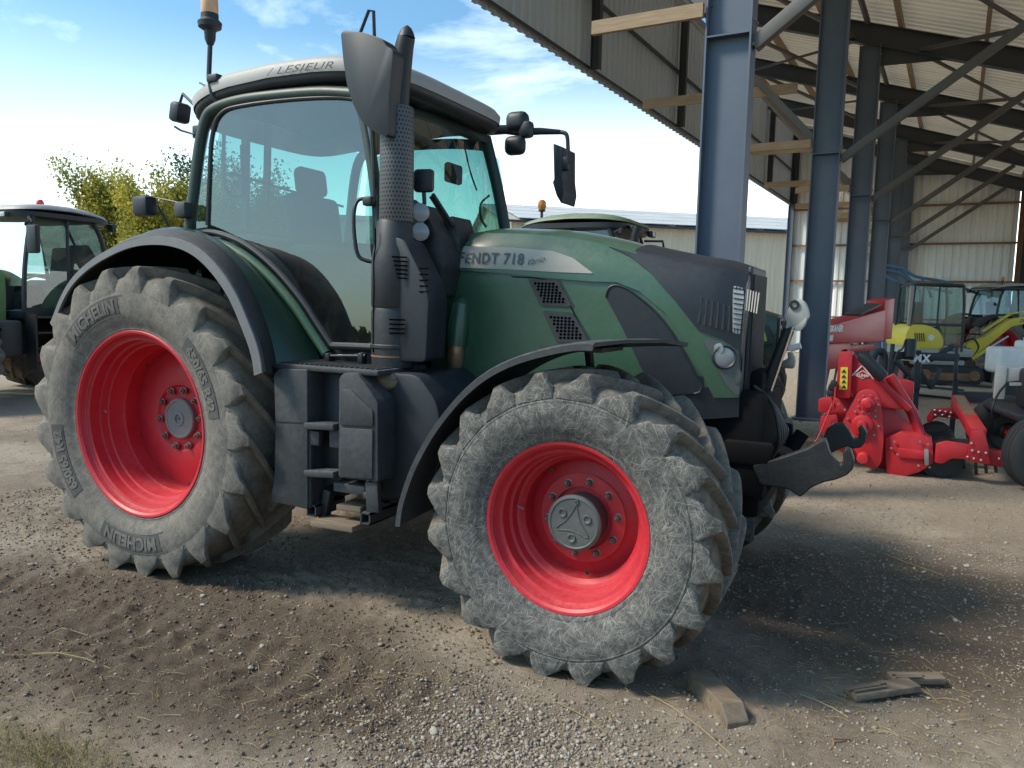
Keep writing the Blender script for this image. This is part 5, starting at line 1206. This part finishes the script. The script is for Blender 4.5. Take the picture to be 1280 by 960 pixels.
for y in (-.605,.305): loft(b, [[Vector((cx0,y,1.45)),Vector((cx0,y,2.33))],[Vector((cx1,y,1.45)),Vector((cx1-.02,y,2.30))]]); loft(b, [[Vector((-.12,y,.95)),Vector((-.25,y,1.42))],[Vector((cx1+.03,y,.95)),Vector((cx1+.03,y,1.42))]])
loft(b, [[Vector((cx1+.05,-.58,.9)),Vector((cx1-.02,-.58,2.3))],[Vector((cx1+.05,.28,.9)),Vector((cx1-.02,.28,2.3))]]); loft(b, [[Vector((cx0,-.58,1.45)),Vector((cx0,-.58,2.3))],[Vector((cx0,.28,1.45)),Vector((cx0,.28,2.3))]]); E_('cab_glass', b, 'glass_bg', ec, recalc=False)
b = NB(); box(b, (-.36,-.15,1.30), (.45,.45,.14), bev=.04); box(b, (-.58,-.15,1.65), (.12,.42,.6), bev=.04); E_('operator_seat', b, 'seat', ec)
b = NB(); rows = [[Vector((x,y,z)) for y in (.28,.45)] for x,z in ()]
bp = [(.62,.80),(.75,.66),(1.15,.98),(1.62,1.42),(1.95,1.50),(2.3,1.42),(2.3,1.55),(1.95,1.66),(1.58,1.60),(1.05,1.16),(.62,.98)]
prism(b, rounded(bp, .06), -.12, .06, bev=.02); bo = E_('boom', b, 'yellow', up_)
b = NB(); tube(b, [(.80,-.03,.62),(1.15,-.03,.86)], .055, 12); cy_ = E_('boom_cylinder', b, 'yellow', bo); b = NB(); tube(b, [(1.15,-.03,.86),(1.6,-.03,1.18)], .028, 10); E_('cylinder_rod', b, 'chrome', cy_)
b = NB(); tube(b, [(1.0,-.03,1.28),(1.6,-.03,1.72)], .035, 10); tube(b, [(1.6,-.03,1.72),(1.9,-.03,1.78)], .02, 8); E_('dipper_cylinder', b, 'yellow', bo)
b = NB(); prism(b, rounded([(2.2,1.60),(2.36,1.52),(2.62,.55),(2.52,.50)], .04), -.09, .05, bev=.015); E_('dipper', b, 'yellow', bo)
b = NB(); prism(b, rounded([(2.45,.55),(2.75,.55),(2.85,.28),(2.55,.10),(2.35,.25)], .08), -.22, .18, bev=.01); E_('bucket', b, 'blk2', bo)
t = text_mesh('Deco', .11, shear=.3, bold=.003); xf(t, t.verts, T(1.78,-.124,1.53) @ RY(R(4)) @ RX(PI/2)); E_('lettering', t, 'dkletter', bo)
b = NB(); box(b, (.58,-.03,.72), (.30,.28,.30), bev=.03); tube(b, smooth_path([(.5,-.1,1.0),(.75,-.14,1.1),(.9,-.12,.9),(.8,-.1,.7)], 5), .02, 8); tube(b, smooth_path([(.5,.0,1.05),(.7,.04,1.2),(1.0,.02,1.2)], 5), .02, 8); E_('swing_bracket', b, 'blk2', up_)
b = NB(); prism(b, rounded([(.95,.10),(1.0,.08),(1.03,.38),(.95,.40)], .02), -.72, .72, bev=.01); bar(b, (.3,-.35,.4),(.96,-.35,.25),.07,.08); bar(b, (.3,.35,.4),(.96,.35,.25),.07,.08); E_('dozer_blade', b, 'blk2')
# ---------------------------------------------------------------- red seed hopper machine behind the columns
a0, a1 = Q(1035,392,d=13.2), Q(1124,392,d=16.0); hd = math.atan2(a1.y-a0.y, a1.x-a0.x); LL = math.hypot(a1.x-a0.x, a1.y-a0.y)
SD = empty('seed_drill', (a0.x,a0.y,0), hd, 'long red seed drill hopper with white lettering behind the shed columns', 'seed drill')
def D_(name, b, m, p=None, **k): return obj(name, b, M[m], p or SD, **k)
b = NB(); prism(b, rounded([(0,1.14),(LL*.78,1.10),(LL*.78,1.74),(0,1.42)], .04), 0, .40, bev=.03); hp = D_('hopper', b, 'redm')
b = NB(); prism(b, rounded([(LL*.80,1.15),(LL*.95,1.15),(LL*.95,1.98),(LL*.80,1.92)], .03), .05, .40, bev=.02); D_('hopper_end', b, 'redm', hp)
b = NB(); box(b, (LL*.62,.22,1.74), (LL*.3,.3,.05), RY(R(-10)), bev=.01); D_('hopper_lid', b, 'tank', hp)
for s, px_, z_, sz in (('SKANER', .12, 1.34, .15), ('380', .05, 1.18, .14)):
    t = text_mesh(s, sz, shear=.2, bold=.008, spacing=1.1); xf(t, t.verts, T(px_,-.006,z_) @ RX(PI/2) ); D_('lettering', t, 'white', hp)
b = NB(); box(b, (.72,.2,.90), (1.4,.25,.48), bev=.04); box(b, (LL*.6,.5,.95), (LL*.8,.12,.14), bev=.02)
for x in (.1,1.1): lathe(b, [(-.02,.06),(.02,.06)], 16, 'Y', T(x,.06,.95))
D_('frame', b, 'redm')
b = NB()
for k in range(9): bar(b, (.3+k*.4,.3,.9), (.15+k*.4,.35,.12), .05, .03); lathe(b, [(-.01,.001),(-.01,.17),(.01,.17),(.01,.001)], 20, 'Y', T(.12+k*.4,.35,.18))
D_('coulters', b, 'blk2')
b = NB(); lathe(b, [(-.14,.001),(-.16,.22),(-.14,.36),(0,.38),(.14,.36),(.16,.22),(.14,.001)], 28, 'Y', T(LL*.86,-.10,.40)); w_ = D_('wheel', b, 'rubber'); b = NB(); lathe(b, [(-.165,.001),(-.165,.17),(-.15,.19)], 24, 'Y', T(LL*.86,-.10,.40)); D_('wheel_rim', b, 'redm', w_)
# ---------------------------------------------------------------- blue folded implement against the end wall
BL = empty('folded_implement', (0,0,0), 0, 'blue folded tubular implement frame in front of the grey end wall', 'implement')
b = NB(); dd_ = 24
for pts in (((1090,322),(1100,330),(1128,336),(1146,346),(1180,352),(1225,368)), ((1098,336),(1122,341),(1150,356),(1190,366)), ((1092,330),(1112,348),(1150,362)), ((1128,337),(1140,352),(1150,364),(1152,450)), ((1150,346),(1158,356),(1164,372)), ((1100,326),(1102,346),(1104,455)), ((1225,368),(1230,455))):
    tube(b, smooth_path([Q(x,y,d=dd_) for x,y in pts], 3), .045, 8)
obj('frame', b, M['blue'], BL)
b = NB(); q = Q(1088,323,d=23.6); box(b, q, (.35,.25,.25), RY(.5), bev=.05); tube(b, [q, q+Vector((.2,0,.25))], .05, 8); obj('bracket', b, M['steel'], BL)
# ---------------------------------------------------------------- red power harrow on the ground in front of the tractor
PH = empty('power_harrow', (4.0,4.8,0), 0, 'bright red power harrow with gearbox cover and yellow sticker beside the dark column', 'power harrow')
PHI = Matrix.Translation((-4.0,-4.8,0))
def H_(name, b, m, p=None, **k):
    if p is None: xf(b, b.verts, PHI); return obj(name, b, M[m], PH, **k)
    xf(b, b.verts, PHI); return obj(name, b, M[m], p, **k)
def pz(b, px, y0, y1, bev=.012, rr=.02): prism(b, rounded([xz(x,y,y0) for x,y in px], rr), y0, y1, bev=bev)
b = NB(); pz(b, [(1049,441),(1066,440),(1063,498),(1044,498)], 4.75, 5.05); pz(b, [(1066,442),(1083,455),(1128,505),(1132,512),(1068,506),(1063,480)], 4.80, 4.85); pz(b, [(1066,442),(1083,455),(1128,505),(1132,512),(1068,506),(1063,480)], 5.5, 5.55); pz(b, [(1046,497),(1068,497),(1110,508),(1150,540),(1158,575),(1100,585),(1040,560),(1030,520)], 4.90, 6.6, bev=.03)
pz(b, [(1023,499),(1040,497),(1044,512),(1036,517),(1023,515)], 4.65, 4.80); pz(b, [(1026,520),(1046,518),(1050,540),(1036,548),(1024,538)], 4.65, 4.85)
hs = H_('headstock', b, 'redm')
b = NB(); pz(b, [(1074,488),(1092,487),(1100,496),(1103,520),(1105,550),(1102,578),(1094,588),(1080,582),(1066,560),(1056,540),(1052,530),(1062,510)], 4.60, 4.72, bev=.02, rr=.06)
gc_ = H_('gearbox_cover', b, 'redm', ang=50)
for (px,py,r_,dp) in ((1085,505,.075,.06),(1078,531,.11,.05),(1079,572,.065,.09),(1085,505,.045,.10),(1078,531,.055,.10)):
    b = NB(); q = Q(px,py,y=4.60); lathe(b, [(.02,r_),(-dp*.8,r_*.95),(-dp,r_*.75),(-dp-.004,.001)], 28, 'Y', T(*q)); H_('gearbox_boss', b, 'redm', gc_)
def bolt(q, parent, m='steel', r_=.013):
    b = NB(); lathe(b, [(0,r_),(-r_,r_*.9),(-r_*1.1,.001)], 8, 'Y', T(*q)); H_('bolt', b, m, parent)
for k in range(9):
    a = k*2*PI/9; bolt(Q(1078,531,y=4.59)+Vector((.155*math.cos(a),0,.155*math.sin(a))), gc_); bolt(Q(1085,505,y=4.59)+Vector((.10*math.cos(a),0,.10*math.sin(a))), gc_, 'steel', .010)
for (x,y) in ((1118,552),(1114,560),(1122,568),(1150,552),(1160,555),(1148,582),(1162,584),(1048,505),(1056,512),(1042,530)): bolt(Q(x,y,y=4.64), gc_)
b = NB(); pz(b, [(1106,548),(1126,540),(1150,545),(1166,552),(1167,578),(1150,590),(1125,597),(1108,592)], 4.66, 5.1, bev=.02); pz(b, [(1122,560),(1160,565),(1162,575),(1124,572)], 4.63, 4.68); bk = H_('side_plate', b, 'redm')
b = NB(); pz(b, [(1155,562),(1161,562),(1161,582),(1156,582)], 4.60, 4.68); H_('latch', b, 'steel', bk)
b = NB(); tube(b, [Q(1112,470,y=4.9), Q(1140,515,y=4.95), Q(1152,548,y=4.9)], .055, 12); bar(b, Q(1100,475,y=4.8), Q(1137,512,y=4.8), .10, .06, .01); box(b, Q(1120,490,y=5.2), (.30,.3,.28), RZ(.2), bev=.03); H_('lift_link', b, 'redm')
b = NB(); tube(b, [Q(1076,443,y=4.66), Q(1080,447,y=4.66), Q(1103,471,y=4.66), Q(1105,473,y=4.66)], [.055,.066,.066,.055], 16); H_('document_tube', b, 'blk')
b = NB(); pz(b, [(1051,459),(1060,459),(1059,487),(1049,487)], 4.742, 4.7495, bev=0, rr=.004); stk = H_('warning_sticker', b, 'sticker')
b = NB()
for k in range(4):
    q = Q(1055,463.5+k*6.5,y=4.739); prism(b, [(q.x-.022,q.z-.016),(q.x+.022,q.z-.016),(q.x,q.z+.018)], 4.738, 4.7405)
    box(b, q+Vector((0,-.002,-.020)), (.05,.002,.003))
H_('sticker_symbols', b, 'blk', stk)
q = Q(1078,469,y=4.795)
b = NB(); prism(b, [(q.x-.085,q.z),(q.x,q.z+.055),(q.x+.085,q.z),(q.x,q.z-.04)], 4.792, 4.7965); lg = H_('maker_badge', b, 'white')
b = NB(); prism(b, [(q.x-.072,q.z),(q.x,q.z+.046),(q.x+.072,q.z),(q.x,q.z-.032)], 4.790, 4.7915); H_('badge_field', b, 'redm', lg)
t = text_mesh('KUHN', .042, bold=.0012); w0 = max(v.co.x for v in t.verts); xf(t, t.verts, T(q.x-w0/2,4.788,q.z-.016) @ RX(PI/2)); H_('lettering', t, 'white', lg)
b = NB(); bar(b, Q(1062,472,y=4.79), Q(1078,457,y=4.79), .01, .012); bar(b, Q(1078,457,y=4.79), Q(1092,474,y=4.79), .01, .012); H_('badge_trim', b, 'white', lg)
b = NB()
for k in range(14):
    x = 3.78+k*.10; tube(b, [(x,5.0+.12*k%.4,.14),(x+.02,5.0+.12*k%.4,.0)], .018, 6)
lathe(b, [(0,.001),(0,.16),(2.0,.16),(2.0,.001)], 20, 'Y', T(4.55,4.75,.17)); 
for k in range(12): lathe(b, [(0,.16),(.0,.20),(.02,.20),(.02,.16)], 16, 'Y', T(4.55,4.78+.16*k,.17))
H_('tines', b, 'blk2')
b = NB(); tube(b, smooth_path([Q(1040,505,y=4.6),Q(1032,525,y=4.55),Q(1022,548,y=4.5),Q(1018,552,y=4.5)],4), .008, 6); tube(b, smooth_path([Q(1044,480,y=4.7),Q(1042,505,y=4.6),Q(1030,520,y=4.6)],4), .008, 6); H_('cable', b, 'redm')
b = NB(); box(b, Q(1041,482,y=4.7), (.07,.05,.12), RY(.3), bev=.015); box(b, Q(1039,492,y=4.7), (.05,.04,.06), bev=.01); H_('cable_plug', b, 'blk')
b = NB()
# arms with bolts reaching to the roller
pz(b, [(1170,555),(1184,552),(1232,560),(1234,577),(1208,574),(1190,573),(1178,580),(1168,578)], 4.62, 4.70); pz(b, [(1230,561),(1272,567),(1277,573),(1276,586),(1234,581)], 4.66, 4.80); arm = H_('rear_arm', b, 'redm')
b = NB(); pz(b, [(1214,539),(1230,537),(1236,560),(1238,581),(1209,577),(1211,558)], 4.58, 4.61, bev=.006); H_('clamp_plate', b, 'redm', arm)
for (x,y) in ((1214,554),(1215,563),(1223,565),(1232,566),(1209,571),(1217,573),(1226,575),(1249,573)): bolt(Q(x,y,y=4.58), arm, 'chrome', .014)
a_, c_ = Q(1223,543,y=4.62), Q(1197,500,y=6.3); b = NB(); bar(b, a_, c_, .14, .12, .01); cb_ = H_('cross_beam', b, 'redm')
b = NB(); bar(b, a_+Vector((0,.1,.063)), c_+Vector((0,-.05,.063)), .10, .004); H_('lit_beam_top', b, 'oldwood', cb_)  # thin brown strip paints the lit top face of the beam
b = NB(); prism(b, rounded([xz(x,y,6.3) for x,y in ((1158,522),(1165,511),(1195,509),(1203,498),(1210,512),(1206,525),(1172,521),(1160,530))], .02), 6.3, 6.36, bev=.01); fa = H_('far_arm', b, 'redm')
for (x,y) in ((1168,513),(1175,514),(1182,515),(1189,516),(1169,519),(1178,519),(1187,521)): bolt(Q(x,y,y=6.29), fa, 'chrome', .018)
b = NB(); bar(b, Q(1160,548,y=5.4), Q(1210,552,y=5.4), .06, .05); bar(b, Q(1160,553,y=5.5), Q(1212,556,y=5.5), .08, .03); H_('drawbar', b, 'rafter')
# ---------------------------------------------------------------- small black cart with two tyres at the right edge
CT = empty('cart', (5.4,5.4,0), 0, 'small black two wheeled cart with a red hub at the right edge', 'cart')
def C_(name, b, m, p=None, **k): xf(b, b.verts, T(-5.4,-5.4,0)); return obj(name, b, M[m], p or CT, **k)
def smalltyre(cx, cy, cz, r_, w_, rz):
    b = NB(); Mx_ = T(cx,cy,cz) @ RZ(rz); pr = [(-w_*.42,r_*.58),(-w_*.5,r_*.75),(-w_*.5,r_*.86),(-w_*.40,r_*.97),(-w_*.36,r_),(-w_*.30,r_),(-w_*.29,r_*.985),(-w_*.18,r_*.985),(-w_*.17,r_*1.002),(-.05*w_,r_*1.002),(-.04*w_,r_*.985),(.04*w_,r_*.985),(.05*w_,r_*1.002),(.17*w_,r_*1.002),(.18*w_,r_*.985),(.29*w_,r_*.985),(w_*.30,r_),(w_*.36,r_),(w_*.40,r_*.97),(w_*.5,r_*.86),(w_*.5,r_*.75),(w_*.42,r_*.58)]
    lathe(b, pr, 56, 'Y', Mx_); ty = C_('wheel', b, 'rubber', ang=40)
    b = NB(); lathe(b, [(-w_*.40,r_*.59),(-w_*.42,r_*.56),(-w_*.2,r_*.50),(-w_*.15,r_*.25),(-w_*.3,r_*.18),(-w_*.3,.001)], 36, 'Y', Mx_); ri = C_('wheel_rim', b, 'blk2', ty)
    b = NB(); lathe(b, [(-w_*.3,.055),(-w_*.55,.05),(-w_*.6,.03),(-w_*.6,.001)], 16, 'Y', Mx_); C_('wheel_hub', b, 'redm', ri); return ty
q = Q(1259,545,y=5.5); smalltyre(5.22,5.85,.40,.40,.22,R(14))
q = Q(1280,570,y=4.5); smalltyre(5.42,4.55,.38,.38,.24,R(22))
b = NB(); q = Q(1268,500,y=5.1); box(b, (5.62,5.15,.95), (.75,.55,.42), RZ(R(10)), bev=.05); box(b, (5.5,5.2,.70), (.9,1.2,.08), RZ(R(10)), bev=.02); tube(b, [(5.22,5.9,.40),(5.45,4.5,.38)], .035, 10); C_('chassis', b, 'blk')
b = NB(); box(b, Q(1250,478,y=5.3), (.10,.10,.35), bev=.01); bar(b, Q(1250,470,y=5.3), Q(1290,466,y=5.3), .06, .14, .01); bar(b, Q(1262,480,y=5.2), Q(1290,480,y=5.2), .04,.03); C_('bracket', b, 'greybody')
b = NB(); tube(b, smooth_path([Q(1258,480,y=5.2),Q(1248,492,y=5.1),Q(1240,512,y=5.0),Q(1243,532,y=5.1)],5), .012, 8); C_('hose', b, 'blk')
# ---------------------------------------------------------------- white container, beam, black coupling frame
def single(name, b, m, label, cat, group=None, **k): o = obj(name, b, M[m], None, **k); return tag(o, label, cat, group)
b = NB(); q = Q(1264,450,d=12.5); box(b, (0,0,0), (.60,.5,.42), RZ(R(20)), bev=.06, seg=3); box(b, (.25,.1,.24), (.35,.35,.16), RZ(R(20)), bev=.05); lathe(b, [(.30,.05),(.37,.05),(.37,.001)], 16, 'Z', T(.2,.1,0)); xf(b, b.verts, T(*q))
can = single('canister', b, 'white', 'white plastic canister standing above the cart at the right edge', 'canister')
b = NB(); p = Q(1264,471,d=12.5); box(b, p+Vector((.1,0,-.30)), (.55,.45,.55), bev=.02); single('crate', b, 'blk2', 'dark crate carrying the white canister', 'crate')
b = NB(); a_, c_ = Q(1196,478,d=14.8), Q(1300,470,d=14.5); a_.z = .13; c_.z = .13; bar(b, a_, c_, .16, .20, .01); bm_ = single('steel_beam', b, 'tank', 'long steel beam with a yellow sticker lying on the gravel', 'beam')
b = NB(); t1 = a_+(c_-a_)*.20; t2 = a_+(c_-a_)*.38; bar(b, t1+Vector((-.04,-.085,0)), t2+Vector((-.04,-.085,0)), .006, .11); obj('sticker', b, M['sticker'], bm_)
b = NB(); 
for (a_, c_) in (((1120,480),(1205,488)),((1112,490),(1190,498)),((1130,476),(1240,484))):
    p, q = Q(*a_,z=.04), Q(*c_,z=.04); bar(b, p, q, .05, .05)
single('fork_tines', b, 'blk2', 'three black fork tines lying on the gravel below the excavator', 'fork')
dC = 10.0
def C2(x,y,d=dC): return Q(x,y,d=d)
CF = empty('loader_headstock', (0,0,0), 0, 'black front loader coupling frame with white lettering in front of the yellow excavator', 'loader frame')
b = NB()
for (a_, c_, w_) in (((1116,430),(1112,482),.09),((1148,438),(1146,488),.12),((1196,432),(1194,476),.07),((1116,444),(1198,447),.10),((1160,452),(1192,432),.06),((1120,452),(1136,470),.05),((1136,470),(1130,488),.05),((1150,462),(1164,486),.05),((1164,486),(1176,460),.05)): bar(b, C2(*a_), C2(*c_), w_*.6, w_, .008)
for x in (1113,1147,1195): bar(b, C2(x,474), Vector((C2(x,474).x, C2(x,474).y, 0)), .06, .06)
obj('frame', b, M['blk'], CF)
b = NB(); tube(b, smooth_path([C2(1132,425,9.9),C2(1128,436,9.9),C2(1122,440,9.9),C2(1118,452,9.9)],4), .012, 6); tube(b, [C2(1139,424,9.9), C2(1137,446,9.9)], .07, 12); obj('hydraulic_hose', b, M['blk'], CF)
t = text_mesh('MX', .13, bold=.006, spacing=1.2); w0 = C2(1142,452,9.93); xf(t, t.verts, T(*w0) @ RZ(ra) @ RX(PI/2)); obj('lettering', t, M['white'], CF)
b = NB(); q = C2(1095,436,10.6)
tube(b, smooth_path([C2(1092,470,10.2),C2(1090,452,10.2),C2(1094,441,10.2),C2(1103,440,10.2),C2(1107,450,10.2),C2(1105,470,10.2),C2(1108,492,10.2)],4), .05, 8); single('coupling_hook', b, 'rafter', 'dark grey curved coupling hook between the harrow and the loader frame', 'hook')
b = NB(); q = SHM @ Vector((-.02, 4.8-.14, 1.05)); prism(b, rounded([(-.16,-.12),(-.05,-.12),(-.02,.0),(.08,.02),(.14,-.1),(.20,-.02),(.16,.14),(-.02,.16),(-.14,.06)], .03), -.05, .05, bev=.01, M=T(q.x,q.y,1.02)); single('shackle', b, 'greybody', 'pale grey steel shackle hanging on the third shed column', 'shackle')
# ---------------------------------------------------------------- bits of wood on the ground
b = NB(); p, q = Q(872,850,z=.03), Q(905,884,z=.03); prism(b, [(0,-.02),(.36,-.02),(.36,.02),(.30,.075),(0,.06)], -.05, .05, bev=.004); d = (q-p); xf(b, b.verts, T(p.x,p.y,.02) @ RZ(math.atan2(d.y,d.x)) @ RY(R(2))); single('wood_wedge', b, 'oldwood', 'short cut wooden wedge on the dirt beside the near front tyre', 'wood block', smooth=False)
for (a_, c_, w_, h_, lab) in (((1062,868),(1142,858),.09,.03,'split flat piece of old plank, nearer of the two on the dirt'),((1112,848),(1178,850),.07,.03,'split piece of old plank, farther of the two on the dirt')):
    b = NB(); p, q = Q(*a_,z=.02), Q(*c_,z=.02); bar(b, (p.x,p.y,.022), (q.x,q.y,.03), w_, h_, .004); 
    for k in range(3): d = Vector((random.uniform(-.03,.03),random.uniform(-.03,.03),0)); bar(b, (p.x+d.x,p.y+d.y,.045), ((p.x+q.x)/2+d.x,(p.y+q.y)/2+d.y,.05), .012, .006)
    single('plank_piece', b, 'oldwood', lab, 'plank')
b = NB(); tube(b, [Q(1030,945,z=.01), Q(1042,932,z=.012), Q(1041,923,z=.03), Q(1063,924,z=.02)], .004, 6); single('bent_wire', b, 'rust', 'short bent rusty wire on the dirt at the bottom', 'wire')
# ---------------------------------------------------------------- camera, sky, sun
cam = bpy.data.cameras.new('camera'); cam.sensor_width = 36; cam.lens = FPX/1280*36; cam.clip_start = .05; cam.clip_end = 2000
co_ = bpy.data.objects.new('camera', cam); COL.objects.link(co_)
Mx = Matrix((RT, UP, -FW)).transposed().to_4x4(); Mx.translation = CP; co_.matrix_world = Mx; scene.camera = co_
SUN_EL, SUN_AZ = R(47), math.atan2(-.56,-.83)      # direction from the scene towards the sun
sd = Vector((math.cos(SUN_AZ)*math.cos(SUN_EL), math.sin(SUN_AZ)*math.cos(SUN_EL), math.sin(SUN_EL)))
li = bpy.data.lights.new('sun', 'SUN'); li.energy = 3.0; li.angle = R(12); li.color = (1,.89,.75)
lo = bpy.data.objects.new('sun', li); COL.objects.link(lo); lo.rotation_euler = (-sd).to_track_quat('-Z','Y').to_euler(); lo.location = (0,0,20)
w = bpy.data.worlds.new('World'); scene.world = w; w.use_nodes = True; nt = w.node_tree; nt.nodes.clear(); g = G(nt)
out = g.n('OutputWorld'); bg = g.n('Background'); sky = g.n('TexSky'); sky.sky_type = 'NISHITA'; sky.sun_disc = False; sky.sun_elevation = SUN_EL
sky.sun_rotation = math.atan2(sd.x, sd.y); sky.altitude = 100; sky.air_density = 1.0; sky.dust_density = 2.2; sky.ozone_density = 1.0
tc = g.n('TexCoord'); sp = g.n('SeparateXYZ'); g.l(tc.outputs['Generated'], sp.inputs[0])
cl = g.noise(2.6, 7, .6, g.mapping(scale=(1,1,2.6), vec=tc.outputs['Generated'], loc=(.4,.1,0)), .3)
mask = g.ramp(cl, [(.50,0.0),(.70,1.0)])
hz = g.n('MapRange'); g.l(sp.outputs['Z'], hz.inputs['Value']); hz.inputs['From Min'].default_value = .08; hz.inputs['From Max'].default_value = .31; hz.inputs['To Min'].default_value = 1; hz.inputs['To Max'].default_value = 0
f = g.math('MAXIMUM', g.math('MULTIPLY', mask, .5), g.math('MULTIPLY', g.math('POWER', hz.outputs[0], 1.4), .85), clamp=True)
tint = g.mix(1.0, sky.outputs[0], (.72,1.08,1.17), 'MULTIPLY')
dt = g.n('VectorMath'); dt.operation = 'DOT_PRODUCT'; g.l(tc.outputs['Generated'], dt.inputs[0]); dt.inputs[1].default_value = (.05,1.0,0)
fm2 = g.n('MapRange'); g.l(dt.outputs['Value'], fm2.inputs['Value']); fm2.inputs['From Min'].default_value = .0; fm2.inputs['From Max'].default_value = .85; fm2.inputs['To Min'].default_value = .1
f = g.math('MULTIPLY', f, fm2.outputs[0])
col = g.mix(f, tint, (14.5,15.0,14.8))
g.l(col, bg.inputs[0]); bg.inputs[1].default_value = .132; g.l(bg.outputs[0], out.inputs[0])
vs_ = scene.view_settings; vs_.view_transform = 'Standard'; vs_.look = 'None'; vs_.gamma = 1; vs_.use_curve_mapping = False; vs_.exposure = .56
scene.render.engine = 'CYCLES'; cy = scene.cycles; cy.max_bounces = 7; cy.diffuse_bounces = 4; cy.glossy_bounces = 3; cy.transmission_bounces = 4; cy.transparent_max_bounces = 12; cy.use_denoising = True; cy.caustics_reflective = False; cy.caustics_refractive = False
bpy.context.view_layer.update()
